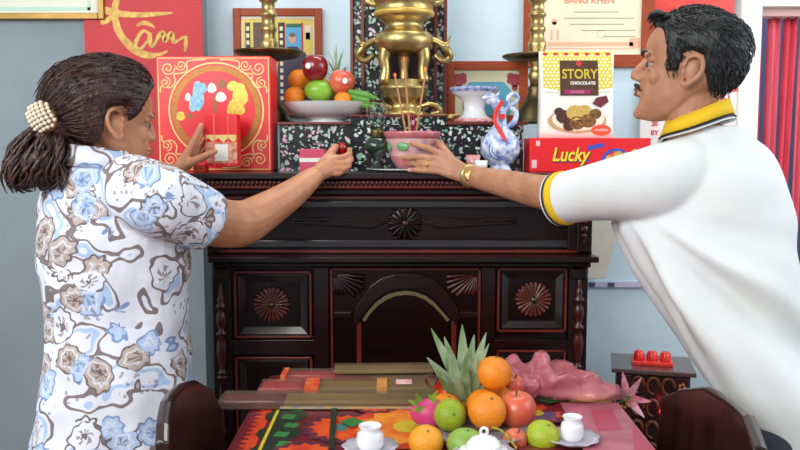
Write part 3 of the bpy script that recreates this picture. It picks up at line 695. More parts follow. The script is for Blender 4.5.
# wall calendar behind the man
YK = YW-.02
kal = thing('wall_calendar', (PX(697, YK), YK, PZ(150, YK)), 'wall calendar with red top and white lower sheet behind man', 'calendar')
MB().box((PX(650, YK), YK, PZ(85, YK)), (PX(734, YK), YK+.01, PZ(-60, YK))).build('calendar_top', mat('calendar_red', (190, 28, 34), .4, var=.5, vscale=14, rgb2=(226, 70, 50)), kal)
MB().box((PX(643, YK), YK-.004, PZ(150, YK)), (PX(742, YK), YK+.012, PZ(84, YK))).build('calendar_sheet', mat('calendar_paper', (232, 222, 216), .6), kal)
frk = front(0, YK-.004, 0); redt = mat('calendar_red_print', (204, 50, 60), .5)
mb = MB(); q = pp(712, 104, YK); mb.text('XUAN', .042, q, frk, bold=.001)
q = pp(654, 126, YK); mb.text('20', .022, q, frk, bold=.001); q = pp(654, 135, YK); mb.text('BY', .022, q, frk, bold=.001)
mb.build('lettering', redt, kal)
MB().box((PX(721, YK), YK-.006, PZ(92, YK)), (PX(740, YK), YK-.002, PZ(85, YK))).build('calendar_clip', mat('red_yellow_clip', (220, 120, 60), .5, var=.6, vscale=80, rgb2=(200, 30, 40)), kal)

PYR = 110
# ---- big red gift box
YG = 2.27
gx0, gx1, gz1 = PX(157, YG), PX(271, YG), PZ(56, YG)
gb = thing('gift_box', ((gx0+gx1)/2, YG+.06, ZT), 'large square red gift box with gold ring and scroll corners', 'box')
MB().box((gx0, YG, ZT), (gx1, YG+.12, gz1)).build('box_body', red_box, gb, bevel=.002)
W_, H_ = gx1-gx0, gz1-ZT; frg = front(gx0, YG, ZT); q = W_/114
MB().stroke([(2*q, 2*q), (W_-2*q, 2*q), (W_-2*q, H_-2*q), (2*q, H_-2*q), (2*q, 2*q)], 1.2*q, frg, .0006, sub=1).build('print_border', gold_pale, gb)
cxg, cyg = W_*.52, H_*.53
MB().stroke(circle_stroke(47*q, cxg, cyg, 60), 1.6*q, frg, .0009, sub=1).build('gold_ring', gold_pale, gb)
MB().flat(ring_poly(44.5*q, 60, cxg, cyg), frg, .0007).build('gold_disc', mat('olive_gold_print', (176, 116, 40), .4, metal=.3, var=.3, vscale=120), gb)
MB().flat(ring_poly(39*q, 60, cxg, cyg), frg, .0010).build('red_disc', mat('deep_red_print', (222, 24, 34), .35), gb)
mb = MB()
for sx in (0, 1):
    for sy in (0, 1):
        def T(p): return ((W_-p[0]*q) if sx else p[0]*q, (H_-p[1]*q) if sy else p[1]*q)
        def spiral(cx, cy, r, a0, turns, dirn):
            return [T((cx+r*(1-k/22*.85)*math.cos(a0+dirn*2*PI*turns*k/22), cy+r*(1-k/22*.85)*math.sin(a0+dirn*2*PI*turns*k/22))) for k in range(23)]
        mb = MB()
        for a in ((12, 12, 7, 0, 1.6, 1), (25, 9, 5.5, PI, 1.6, -1), (9, 26, 5.5, -PI/2, 1.6, 1)): mb.stroke(spiral(*a), 1.1*q, frg, .0008, sub=2)
        mb.stroke([T(p) for p in ((4, 36), (5, 30), (14, 31), (19, 25), (18, 18), (24, 17), (31, 14), (31, 6), (38, 4), (50, 3.5))], 1.2*q, frg, .0008, sub=4)
        mb.build('scroll_print', gold_pale, gb)
def blob(mb, px, py, rx, ry, e, n=14):
    a = P(px, py, YG); mb.flat([(a.x-gx0+rx*q*math.cos(2*PI*k/n)*(1+.15*math.sin(5*k)), a.z-ZT+ry*q*math.sin(2*PI*k/n)) for k in range(n)], frg, e)
mb = MB(); blob(mb, 198, 96, 6, 15, .0014); blob(mb, 193, 104, 4, 8, .0015); blob(mb, 203, 88, 4, 5, .0016); mb.build('robed_figure_print', mat('blue_print', (96, 168, 206), .4, var=.4, vscale=120, rgb2=(170, 210, 220)), gb)
mb = MB(); 
for q_ in ((212, 88, 4.5, 5, .0014), (221, 97, 5.5, 5, .0015), (188, 97, 3, 4, .0014)): mb = MB(); blob(mb, *q_); mb.build('white_flower_print', white_print, gb)
mb = MB(); 
for q_ in ((240, 95, 8, 12, .0014), (233, 86, 6, 5, .0015), (236, 108, 9, 9, .0016), (181, 116, 4.5, 4.5, .0014)): mb = MB(); blob(mb, *q_); mb.build('gold_ornament_print', mat('yellow_gold_print', (232, 196, 70), .3, metal=.2, var=.4, vscale=100), gb)
mb = MB(); 
for q_ in ((222, 84, 4.5, 5, .0013), (215, 104, 2, 10, .0013), (190, 116, 3, 3, .0014)): mb = MB(); blob(mb, *q_); mb.build('small_print', mat('brown_gold_print', (150, 90, 40), .4), gb)
# low gold-patterned box at left
YQ = 2.15; qx0, qx1 = PX(134, YQ), PX(160, YQ)
kb = thing('key_pattern_box', ((qx0+qx1)/2, YQ+.03, ZT), 'low red box with gold key pattern at the altar edge beside her shoulder', 'box')
# it lies on the altar's left overhang
MB().box((PX(192, YQ), YQ, ZT), (PX(203, YQ), YQ+.05, ZT+.02)).build('box_body', red_box, kb, bevel=.001)
mb = MB(); ff = front(PX(192, YQ), YQ, ZT)
mb.stroke([(.003, .004), (.012, .004), (.012, .012), (.006, .012), (.006, .016), (.024, .016), (.024, .004), (.016, .004), (.016, .010)], .0018, ff, sub=1); mb.build('key_pattern', gold_print, kb)

# ---- small red carton held by the woman
YS = 2.165; a0 = P(204, 114, YS); a1 = P(238, 166, YS)
sb = thing('small_carton', ((a0.x+a1.x)/2, YS+.03, a1.z), 'small red and white packet held in her left hand before the gift box', 'box')
MB().box((a0.x, YS, a1.z), (a1.x, YS+.045, a0.z)).build('box_body', red_box, sb, bevel=.0015)
fs = front(a0.x, YS, a1.z); W_, H_ = a1.x-a0.x, a0.z-a1.z
MB().flat(rr(.002, W_-.002, H_*.06, H_*.46), fs, .0004).build('lower_print', mat('cream_pink_print', (226, 180, 150), .4, var=.5, vscale=90, rgb2=(200, 90, 60)), sb)
MB().flat([(.003+i*(W_-.006)/12, H_*(.50+.04*math.sin(i*1.6))) for i in range(13)]+[(W_-.003, H_*.60), (.003, H_*.60)], fs, .0006).build('gold_wave', gold_pale, sb)
MB().flat(rr(W_*.30, W_*.72, H_*.10, H_*.42), fs, .0008).build('white_label', white_print, sb)
MB().flat(rr(W_*.28, W_*.31, 0, H_), fs, .0009).flat(rr(W_*.71, W_*.73, 0, H_), fs, .0009).build('corner_line', mat('pale_edge', (236, 120, 120), .4), sb)

# ---- red wafer box "Lucky"
YK2 = 2.20; a0 = P(530, 138, YK2); x1 = PX(652, YK2); H_ = a0.z-ZT
lb = thing('red_biscuit_box', ((a0.x+x1)/2, YK2+.05, ZT), 'long red biscuit box with yellow Lucky lettering under the pouch', 'box')
MB().box((a0.x, YK2, ZT), (x1, YK2+.11, a0.z)).build('box_body', red_box, lb, bevel=.002)
fk = front(a0.x, YK2, ZT); kx = YK2/FPX
mb = MB(); mb.text('Lucky', .052, (40*kx, 11*kx), fk, .0012, shear=.25, bold=.0012, sx=.82); mb.build('lettering', mat('yellow_letter', (248, 214, 60), .4), lb)
mb = MB(); mb.text('Lucky', .052, (40.6*kx, 10.2*kx), fk, .0007, shear=.25, bold=.0028, sx=.82); mb.build('letter_shadow', mat('maroon_shadow_print', (120, 10, 20), .4), lb)
MB().flat([(26*kx, 9*kx), (58*kx, 10*kx), (62*kx, 12*kx), (26*kx, 10.5*kx)], fk, .0006).flat([(57*kx, 21*kx), (74*kx, 25*kx), (74*kx, 29*kx), (58*kx, 26*kx)], fk, .0006).build('blue_print', mat('royal_blue_print', (60, 80, 180), .4), lb)
MB().flat(rr(2*kx, 7*kx, 4*kx, 12*kx), fk, .0006).flat(rr(6*kx, 10*kx, 26*kx, 31*kx), fk, .0006).build('white_stamp', mat('pink_white_print', (236, 190, 196), .4), lb)
mb = MB(); mb.stroke(circle_stroke(14*kx, 86*kx, 8*kx, 20, 0, PI), 3*kx, fk, .0006); mb.build('blue_arc', mat('royal_blue_print', (60, 80, 180), .4), lb)
mb = MB()
for (x, y, r) in ((80, 12, 5), (88, 15, 6), (97, 14, 6), (92, 8, 6), (105, 18, 5)): mb.flat(ring_poly(r*kx, 14, x*kx, y*kx), fk, .0008+.0001*r)
mb.build('biscuit_print', mat('biscuit_yellow', (232, 180, 90), .5, var=.4, vscale=80), lb)
# ---- cookie pouch
YP = 2.235; a0 = P(541, 50, YP); a1 = P(615, 138, YP); z0p = PZ(138, YK2)
cp = thing('cookie_pouch', ((a0.x+a1.x)/2, YP+.03, z0p), 'white and gold cookie pouch lettered STORY standing on red box', 'pouch')
W_, H_ = a1.x-a0.x, a0.z-z0p
rings = []
for i in range(13):
    t_ = i/12; d = .034*(1-t_**3)*.9+.003; z = z0p+H_*t_; wx = W_/2*(1-.02*math.sin(t_*PI)); cx_ = (a0.x+a1.x)/2
    rings.append([Vector((cx_+math.copysign(abs(math.cos(a))**.35, math.cos(a))*wx, YP+.036+math.copysign(abs(math.sin(a))**.35, math.sin(a))*d, z)) for a in [2*PI*(k+.5)/32 for k in range(32)]])
MB().rings(rings).build('pouch_body', mat('pouch_white', (236, 234, 226), .3, coat=.3), cp)
# printed face: follows the pouch front, conformal
def pouch_y(v_): t_ = max(0, min(1, v_/H_)); return YP+.036-(.034*(1-t_**3)*.9+.003)
class PF:  # curved face frame
    pass
def on_pouch(mb):
    out = []
    for v_ in mb.v: out.append((v_[0], pouch_y(v_[2]-z0p)-.0008-(YP-v_[1]), v_[2]))
    mb.v = out; return mb
fp = front(a0.x, YP, z0p); kx = YP/FPX
mb = MB()
def strips(x0, x1, y0, y1, e, n=10):
    for i in range(n): mb.flat(rr(x0, x1, y0+(y1-y0)*i/n, y0+(y1-y0)*(i+1)/n), fp, e)
strips(3*kx, 72*kx, 47*kx, 86*kx, .0004); on_pouch(mb).build('gold_print_field', mat('yellow_gold_print_field', (214, 196, 62), .4), cp)
mb = MB()
for i in range(17):
    for j in range(11):
        x = (4.5+i*4.05+(2 if j % 2 else 0))*kx; y = (48+j*3.4)*kx
        if x < 70*kx: mb.flat([(x, y-1.25*kx), (x+1.3*kx, y), (x, y+1.25*kx), (x-1.3*kx, y)], fp, .0007)
on_pouch(mb).build('lattice_print', white_print, cp)
mb = MB()
mb.flat([(3*kx, 46*kx)]+[(3*kx+i*69*kx/12, (50+5*math.sin(PI*(1+i/12)))*kx) for i in range(13)]+[(72*kx, 46*kx)], fp, .0009); on_pouch(mb).build('white_curve', white_print, cp)
mb = MB(); strips(20*kx, 58*kx, 42*kx, 77*kx, .0012); on_pouch(mb).build('brown_label', mat('brown_label', (86, 56, 34), .4, var=.3, vscale=60), cp)
mb = MB(); mb.text('STORY', .037, (39.5*kx, 59*kx), fp, .002, bold=.0006, sx=.86); on_pouch(mb).build('lettering', mat('gold_letter', (220, 190, 60), .35, metal=.2), cp)
mb = MB(); mb.text('CHOCOLATE', .0115, (42.5*kx, 53*kx), fp, .002, bold=.0004); on_pouch(mb).build('lettering', white_print, cp)
mb = MB(); strips(24*kx, 50*kx, 43.5*kx, 48*kx, .0016, 2); on_pouch(mb).build('magenta_band', mat('magenta_band', (150, 40, 90), .4), cp)
mb = MB(); mb.text('COOKIES', .009, (37*kx, 44.5*kx), fp, .0022); on_pouch(mb).build('lettering', mat('pink_letter', (236, 160, 190), .4), cp)
mb = MB()
for i in range(7): mb.flat(ring_poly(2.6*kx, 12, (6+i*10.4)*kx, 83.5*kx, .6), fp, .001)
mb.flat(ring_poly(2.8*kx, 10, 39*kx, 74*kx), fp, .002); on_pouch(mb).build('red_medallion', mat('red_medallion', (200, 50, 60), .4), cp)
mb = MB(); mb.flat(ring_poly(29*kx, 30, 37*kx, 17*kx, .42), fp, .001); on_pouch(mb).build('plate_print_edge', mat('plate_gold', (196, 160, 110), .4), cp)
mb = MB(); mb.flat(ring_poly(26*kx, 30, 38*kx, 19*kx, .45), fp, .0013); on_pouch(mb).build('plate_print', mat('plate_cream', (238, 228, 208), .4), cp)
for (x, y, r, m_) in ((24, 21, 8, 0), (19, 26, 5, 0), (35, 25, 9, 1), (44, 27, 7, 1), (48, 17, 8, 2), (37, 15, 8, 2), (29, 12, 6, 0), (55, 24, 6, 2)):
    m3 = [mat('choc_print', (86, 44, 34), .5, var=.5, vscale=200), mat('cookie_print', (222, 184, 96), .5, var=.4, vscale=200), mat('swirl_print', (160, 110, 50), .5, var=.7, vscale=150, rgb2=(60, 36, 24))][m_]
    mb = MB(); mb.flat(ring_poly(r*kx, 12, x*kx, y*kx, .85), fp, .0016+.00012*x/10); on_pouch(mb).build('cookie_print', m3, cp)
mb = MB(); mb.flat([(52*kx, 34*kx), (60*kx, 30*kx), (68*kx, 36*kx), (66*kx, 42*kx), (56*kx, 40*kx)], fp, .0018); on_pouch(mb).build('flower_print', mat('dark_red_flower', (110, 30, 40), .5), cp)
mb = MB(); mb.flat(ring_poly(10*kx, 14, 61*kx, 8*kx, .55), fp, .002); on_pouch(mb).build('red_badge', mat('red_badge', (226, 84, 50), .4), cp)
mb = MB(); mb.text('cookies', .012, (61*kx, 7*kx), fp, .0026, shear=.2); on_pouch(mb).build('lettering', white_print, cp)

# ---- pedestal dish
YD = 2.40; dc = P(474, 122, YD); s = YD/FPX
pd = thing('pedestal_dish', (dc.x, YD, ZR), 'white pedestal dish with blue rim and red foot band', 'dish')
H = PZ(88, YD)-ZR
MB().lathe([(20*s, 0), (20*s, .008), (17*s, .014), (12*s, .024), (10*s, H*.40), (11*s, H*.62), (16*s, H*.74), (23*s, H*.86), (24*s, H), (22*s, H*.98), (14*s, H*.86), (.001, H*.84)], (dc.x, YD, ZR), n=36).build('dish_body', porcelain, pd)
MB().lathe([(22.6*s, H*.85), (24.3*s, H*.93), (24.4*s, H*1.003), (23.5*s, H*1.01)], (dc.x, YD, ZR), n=36).build('blue_rim', mat('cobalt_rim', (70, 90, 160), .2, var=.5, vscale=80, rgb2=(190, 200, 224)), pd)
MB().lathe([(20.2*s, .002), (20.4*s, .008), (18*s, .013)], (dc.x, YD, ZR), n=36).build('red_band', mat('red_band', (206, 90, 96), .3, var=.4, vscale=120, rgb2=(236, 200, 200)), pd)

# ---- dragon ewer
YE = 2.22; ec = P(500, 172, YE); s = YE/FPX
ew = thing('dragon_ewer', (ec.x, YE, ZT), 'blue and white porcelain ewer with dragon neck and red ribbon', 'ewer')
bw_m = mat('blue_white_glaze', (228, 232, 240), .12, var=.9, vscale=60, rgb2=(96, 124, 190), coat=.5, detail=2)
z = lambda py: PZ(py, YE)-ZT
MB().lathe([(11*s, 0), (12*s, .004), (10*s, z(167)), (9*s, z(164)), (15*s, z(160)), (19*s, z(154)), (20*s, z(148)), (19*s, z(141)), (15*s, z(135)), (10*s, z(130)), (6.5*s, z(124)), (5.5*s, z(116)), (6*s, z(110)), (4*s, z(107))], (ec.x, YE, ZT), n=36, sq=(1, .8)).build('ewer_body', bw_m, ew)
E = lambda px, py: P(px, py, YE)
MB().tube([E(500, 112), E(497, 106), E(494, 100), E(490, 97), E(484, 98)], [.015, .013, .014, .012, .006], n=12, sub=4).ell(E(493, 99), (.016, .012, .013)).tube([E(496, 96), E(500, 92), E(499, 95)], [.004, .003, .002]).tube([E(484, 99), E(488, 103), E(492, 103)], [.004, .005, .005]).build('dragon_head', bw_m, ew)
MB().tube([E(505, 128), E(514, 122), E(516, 112), E(509, 106), E(508, 98), E(514, 94), E(518, 98), E(514, 104), E(509, 106), E(505, 112)], [.007, .008, .007, .006, .006, .006, .006, .005, .005, .005], n=10, sub=5).build('scroll_handle', bw_m, ew)
dm = mat('cobalt_medallion', (120, 146, 200), .15, var=.8, vscale=70, rgb2=(226, 232, 240), coat=.4)
mb = MB(); c = P(500, 149, YE-.041)
for r in (.012, .021, .029):
    mb.tube([(c.x+r*math.cos(t), c.y+.35*(r**2)/.05, c.z+r*math.sin(t)) for t in [2*PI*k/24 for k in range(25)]], .0014, n=5, rnd=False)
mb.ell(c, (.008, .002, .008)).build('medallion', mat('cobalt_line', (84, 116, 184), .2), ew)
MB().tube([P(502, 102, YE-.02), P(496, 112, YE-.024), P(495, 122, YE-.03), P(500, 131, YE-.035), P(505, 140, YE-.045)], [.005, .006, .005, .006, .004], n=8, sub=4, flat=.35, fdir=(0, 1, 0)).box(tuple(P(499, 119, YE-.028)), tuple(P(505, 114, YE-.024))).build('red_ribbon', mat('red_ribbon', (222, 34, 30), .5), ew)

# ---- incense bowl with sticks
YI = 2.215; ic = P(412, 170, YI); s = YI/FPX
sc = MB().lathe([(30*s*.6, 0), (30*s*.7, .002), (36*s, .008), (36*s, .0095), (20*s, .004), (.001, .004)], (PX(402, YI), YI, ZT), n=36).build('saucer', porcelain); tag(sc, 'flat white saucer under the pink incense bowl', 'saucer')
ib = thing('incense_bowl', (ic.x, YI, ZT+.0045), 'pink rimmed porcelain incense bowl with green floral medallions', 'bowl')
zb = ZT+.0045; H = PZ(132, YI)-zb
rpink = mat('pink_glaze', (206, 116, 122), .2, var=.3, vscale=40, coat=.4)
MB().lathe([(13*s, 0), (14*s, .006), (12*s, .010), (20*s, H*.28), (25*s, H*.55), (27*s, H*.80), (28.2*s, H*.96), (28*s, H), (26*s, H*.98), (25*s, H*.88), (.001, H*.86)], (ic.x, YI, zb), n=44).build('bowl_body', mat('pale_pink_glaze', (226, 196, 192), .2, var=.5, vscale=22, rgb2=(208, 134, 138), coat=.4), ib)
MB().lathe([(27.2*s, H*.82), (28.8*s, H*.96), (28.6*s, H*1.01), (26.6*s, H*1.01), (26*s, H*.9)], (ic.x, YI, zb), n=44).build('pink_rim', rpink, ib)
MB().lathe([(14.5*s, .003), (20.4*s, H*.28), (22*s, H*.36), (19*s, H*.30)], (ic.x, YI, zb), n=44).build('pink_foot_band', rpink, ib)
for (a, m_, w_) in ((-1.95, mat('green_glaze', (110, 170, 110), .2, var=.3, vscale=60), .018), (-1.2, mat('blue_glaze', (110, 150, 210), .2, var=.4, vscale=60), .012), (-2.6, mat('green_glaze', (110, 170, 110), .2), .012)):
    r = 26.0*s; MB().ell((ic.x+r*math.cos(a), YI+r*math.sin(a), zb+H*.62), (w_, .004, .012), rot=Matrix.Rotation(a+PI/2, 3, 'Z')).build('medallion', m_, ib)
MB().lathe([(25*s, 0), (25*s, .003), (.001, .005)], (ic.x, YI, zb+H*.87), n=30).build('ash', mat('grey_ash', (150, 140, 130), .9, bump=.3), ib)
for i, (x0, y0, x1, y1, yy) in enumerate(((406, 133, 395, 76, .0), (410, 133, 404, 60, -.02), (416, 133, 426, 70, .01))):
    o = MB().tube([P(x0, y0, YI+yy), P(x1, y1, YI+yy+.01)], [.0035, .0026], n=8).build('incense_stick', mat('tan_incense', (186, 136, 92), .8, var=.2, vscale=80))
    tag(o, ('burning tan joss stick leaning left in the pink bowl', 'tallest burning tan joss stick in the middle of the pink bowl', 'burning tan joss stick leaning right in the pink bowl')[i], 'incense stick', 'joss sticks in the bowl')
    MB().ell(P(x1, y1-1, YI+yy+.01), (.0035, .0035, .005)).build('ember', mat('ember', (230, 70, 30), .6, emit=(255, 80, 30), estr=1.5), o)
for i, (x0, x1, y1) in enumerate(((412, 411, 112), (414.5, 414, 116))):
    o = MB().tube([P(x0, 134, YI-.01), P(x1, y1, YI-.01)], .0014, n=6).build('incense_stub', mat('magenta_stick', (196, 40, 96), .7)); tag(o, ('taller thin magenta incense stub, the left one in the pink bowl', 'shorter thin magenta incense stub, the right one in the pink bowl')[i], 'incense stick', 'spent stubs in the bowl')
# brass dish behind bowl
gc = P(437, 126, 2.26); o = thing('brass_ornament', (gc.x, 2.33, ZR), 'small dull brass boat-shaped ornament behind the incense bowl', 'ornament')
o2 = MB().ell((gc.x, 2.33, ZR+.010+.004), (.052, .02, .012)).ell((gc.x-.045, 2.33, ZR+.018), (.014, .012, .010)).tube([(gc.x+.04, 2.33, ZR+.016), (gc.x+.06, 2.33, ZR+.02)], [.008, .003]).lathe([(.02, 0), (.02, .004), (.012, .006)], (gc.x, 2.33, ZR)).build('ornament_body', brass, o)
o2.location.y += 0

# ---- oil lamp
YO = 2.20; oc = P(377, 168, YO); s = YO/FPX
ol = thing('oil_lamp', (oc.x, YO, ZT), 'small dark green glass oil lamp with smoky clear chimney', 'lamp')
z = lambda py: PZ(py, YO)-ZT
gg = mat('dark_green_glass', (30, 52, 40), .08, coat=.5, trans=.1)
MB().lathe([(11*s, 0), (11*s, .004), (7*s, .010), (4*s, z(162)), (4*s, z(158)), (8*s, z(155)), (12*s, z(149)), (12*s, z(144)), (9*s, z(139)), (6*s, z(137))], (oc.x, YO, ZT), n=28).build('lamp_base', gg, ol)
MB().lathe([(6*s, z(138)), (7*s, z(136)), (6*s, z(132)), (6.5*s, z(130)), (3*s, z(129))], (oc.x, YO, ZT), n=20).build('burner', brass_d, ol)
clear = mat('clear_glass', (232, 240, 238), .03, trans=1.0, ior=1.3)
MB().lathe([(5.5*s, z(130)), (5.8*s, z(128)), (8*s, z(122)), (10.5*s, z(114)), (10.5*s, z(109)), (8*s, z(103)), (7.5*s, z(99)), (7.1*s, z(99)), (7.6*s, z(103)), (10*s, z(109)), (10*s, z(114)), (7.6*s, z(122)), (5*s, z(129))], (oc.x, YO, ZT), n=28).build('chimney', clear, ol)
# small tea cups
def cup(px, py, Y, r, h, m_, label, name='tea_cup'):
    c = P(px, py, Y); o = MB().lathe([(r*.55, 0), (r*.6, h*.08), (r*.9, h*.4), (r, h), (r*.94, h), (r*.8, h*.4), (.001, h*.2)], (c.x, Y, ZT), n=24).build(name, m_); tag(o, label, 'cup')
    MB().lathe([(r*.97, h*.96), (r*1.02, h), (r*.95, h*1.02)], (c.x, Y, ZT), n=24).build('rim', rpink if m_ != porcelain else porcelain, o); return o
cup(473, 165, 2.19, .020, .046, mat('pale_pink_glaze', (226, 196, 192)), 'small pink tea cup between the incense bowl and the ewer')
cup(481, 168, 2.14, .018, .032, porcelain, 'small white tea cup at the foot of the ewer')
a0 = P(300, 150, 2.17); 
pk = thing('pink_box', (PX(310, 2.17), 2.19, ZT), 'small pink box with a white band beside her right hand', 'box')
MB().box((PX(299, 2.17), 2.17, ZT), (PX(324, 2.17), 2.23, PZ(149, 2.17))).build('box_body', mat('pink_card', (206, 64, 100), .4), pk, bevel=.002)
MB().box((PX(298.6, 2.17), 2.1695, PZ(162, 2.17)), (PX(324.4, 2.17), 2.2305, PZ(158, 2.17))).build('white_band', white_print, pk)
# red glass cup in the woman's right hand
c = P(342, 156, 2.115)
rc = thing('red_glass_cup', tuple(c), 'tiny glass of red liquid held in her right hand', 'cup')
MB().lathe([(.010, 0), (.011, .002), (.0135, .020), (.0150, .036), (.0143, .036), (.0128, .020), (.001, .004)], c, n=24).build('glass', mat('thin_glass', (240, 240, 240), .03, trans=1.0, ior=1.2), rc)
MB().lathe([(.009, .004), (.0124, .020), (.0132, .027), (.001, .027)], c, n=24).build('red_liquid', mat('red_liquid', (200, 14, 18), .1, coat=.5), rc)

# ================================================================== PEOPLE
def catmull(keys, n):
    """resample list of tuples smoothly"""
    out = []; m = len(keys)
    for i in range(m-1):
        p0, p1, p2, p3 = keys[max(i-1, 0)], keys[i], keys[i+1], keys[min(i+2, m-1)]
        for k in range(n):
            t = k/n; out.append(tuple(.5*((2*b)+(c-a)*t+(2*a-5*b+4*c-d)*t*t+(3*b-a-3*c+d)*t**3) for a, b, c, d in zip(p0, p1, p2, p3)))
    out.append(tuple(keys[-1])); return out
HEAD = [(.000, .070, .045, .014), (.008, .084, .020, .027), (.022, .088, .000, .040), (.040, .083, -.020, .050), (.058, .084, -.035, .057), (.075, .084, -.055, .062), (.092, .083, -.078, .066), (.108, .080, -.090, .069),
        (.122, .082, -.097, .071), (.136, .090, -.100, .073), (.155, .092, -.101, .075), (.175, .087, -.098, .074), (.193, .075, -.089, .068), (.208, .058, -.073, .056), (.220, .034, -.048, .037), (.226, .010, -.020, .016)]
def head_surface(nz=5, n=64):
    ks = catmull(HEAD, nz); rings = []
    for z, xf_, xb_, w_ in ks:
        xc_ = xf_*.30+xb_*.70; xc_ = min(max(xc_, -.03), .055) if z < .21 else (xf_+xb_)/2
        r = []
        for k in range(n):
            t = 2*PI*k/n; c_, s_ = math.cos(t), math.sin(t); e = 2/2.25
            x = math.copysign(abs(c_)**e, c_); y = math.copysign(abs(s_)**e, s_)
            r.append(Vector((xc_+(xf_-xc_)*x if x > 0 else xc_+(xc_-xb_)*x, y*w_, z)))
        rings.append(r)
    return rings
class Head:
    def __init__(s, origin, facing, scale, pitch=0, roll=0):
        f = Vector((facing[0], facing[1], 0)).normalized(); l = Z_.cross(f)
        R = Matrix((f, l, Z_)).transposed()
        R = R @ Matrix.Rotation(pitch, 3, 'Y') @ Matrix.Rotation(roll, 3, 'X')
        s.R = R; s.s = scale; s.o = Vector(origin)     # origin = point (0,0,.11) of head space (ear level middle)
    def __call__(s, x, y=None, z=None):
        v = Vector(x) if y is None else Vector((x, y, z)); return s.o + s.R @ ((v-Vector((0, 0, .11)))*s.s)
def add_head(mb, H, man):
    mb.rings([[H(p) for p in r] for r in head_surface()])
    s = H.s
    def el(c, r, a=0): mb.ell(H(c), tuple(q*s for q in r), rot=H.R @ Matrix.Rotation(a, 3, 'Y'))
    nl = .1135 if man else .109
    mb.ell(H(.085, 0, .088), (.013*s, .017*s, .015*s), rot=H.R)
    mb.tube([H(.0835, 0, .126), H(.091, 0, .112), H(nl-.0115, 0, .097), H(nl-.009, 0, .0885)], [.0085*s, .0092*s, .0098*s, .0095*s], n=12, sub=3)
    for sg in (-1, 1):
        el((.093, sg*.0105, .0835), (.010, .0065, .007)); el((.079, sg*.030, .132), (.0095, .022, .007), .2); el((.054, sg*.043, .092), (.016, .014, .018))
        # eyelids
        el((.068, sg*.033, .1215), (.0105, .017, .0068)); el((.066, sg*.033, .1045), (.0100, .016, .0055))
        # ear
        ex = -.012; base = [(.012, .116), (.007, .131), (-.008, .137), (-.021, .130), (-.024, .113), (-.018, .097), (-.008, .086), (.003, .078), (.010, .085)]
        pts = [H(ex+a, sg*(.0755+(.010 if -.03 < a < .0 else .004)), z_) for a, z_ in base]
        mb.tube(pts, [.0045*s]*3+[.005*s]*3+[.0055*s, .007*s, .005*s], n=8, sub=3)
        mb.ell(H(ex-.004, sg*.073, .107), (.013*s, .006*s, .022*s), rot=H.R)
        mb.tube([H(ex+.012, sg*.074, .113), H(ex+.011, sg*.077, .103), H(ex+.010, sg*.075, .092)], [.004*s, .005*s, .004*s], n=8)
    el((.086, 0, .061), (.011, .022, .0055)); el((.0845, 0, .0515), (.011, .019, .0065)); el((.078, 0, .012), (.014, .020, .012))
    el((.080, 0, .070), (.010, .020, .010))
def interp(tab, x):
    tab = sorted(tab)
    if x <= tab[0][0]: return tab[0][1]
    for (a, b_), (c_, d_) in zip(tab, tab[1:]):
        if x <= c_: return b_+(d_-b_)*(x-a)/(c_-a)
    return tab[-1][1]
def hair_cap(H, bound, thick, rough, seed=0):
    """skull surface pushed out where there is hair and sunk below the skin elsewhere"""
    rings = head_surface(7, 128); mb = MB(); out = []
    for i, r in enumerate(rings):
        rr_ = []
        cz = Vector((-.01, 0, .12))
        for p in r:
            n_ = (p-cz); n_.x *= .9; n_.normalize()
            zb_ = bound(p); t = (p.z-zb_)/.010; t = max(0, min(1, t)); t = t*t*(3-2*t)
            nn = noise.noise(Vector((p.x*60, p.y*60, p.z*22+seed)))*rough
            th = thick(p)
            rr_.append(H(p+n_*(-.008+(th+.008+nn)*t)))
        out.append(rr_)
    mb.rings(out); return mb
def locks(mb, H, bound, thick, n, seed, length, direction, r0=.0022):
    random.seed(seed); S_ = [p for r in head_surface(3, 48) for p in r]; k = 0
    while k < n:
        p = random.choice(S_); p = p+Vector((random.uniform(-.003, .003), random.uniform(-.003, .003), random.uniform(-.003, .003)))
        if p.z < bound(p)+.006: continue
        n_ = (p-Vector((-.01, 0, .12))).normalized(); d = direction(p); d = (d-n_*d.dot(n_)).normalized()
        L_ = length*random.uniform(.6, 1.2); t0 = thick(p)
        q0 = p+n_*(t0-.003); q1 = p+d*L_*.5+n_*(t0+.0015+random.random()*.002); q2 = p+d*L_+n_*(t0-.001-L_*.15+random.random()*.004)
        mb.tube([H(q0), H(q1), H(q2)], [r0*H.s, r0*1.1*H.s, r0*.3*H.s], n=5, sub=2, rnd=False); k += 1

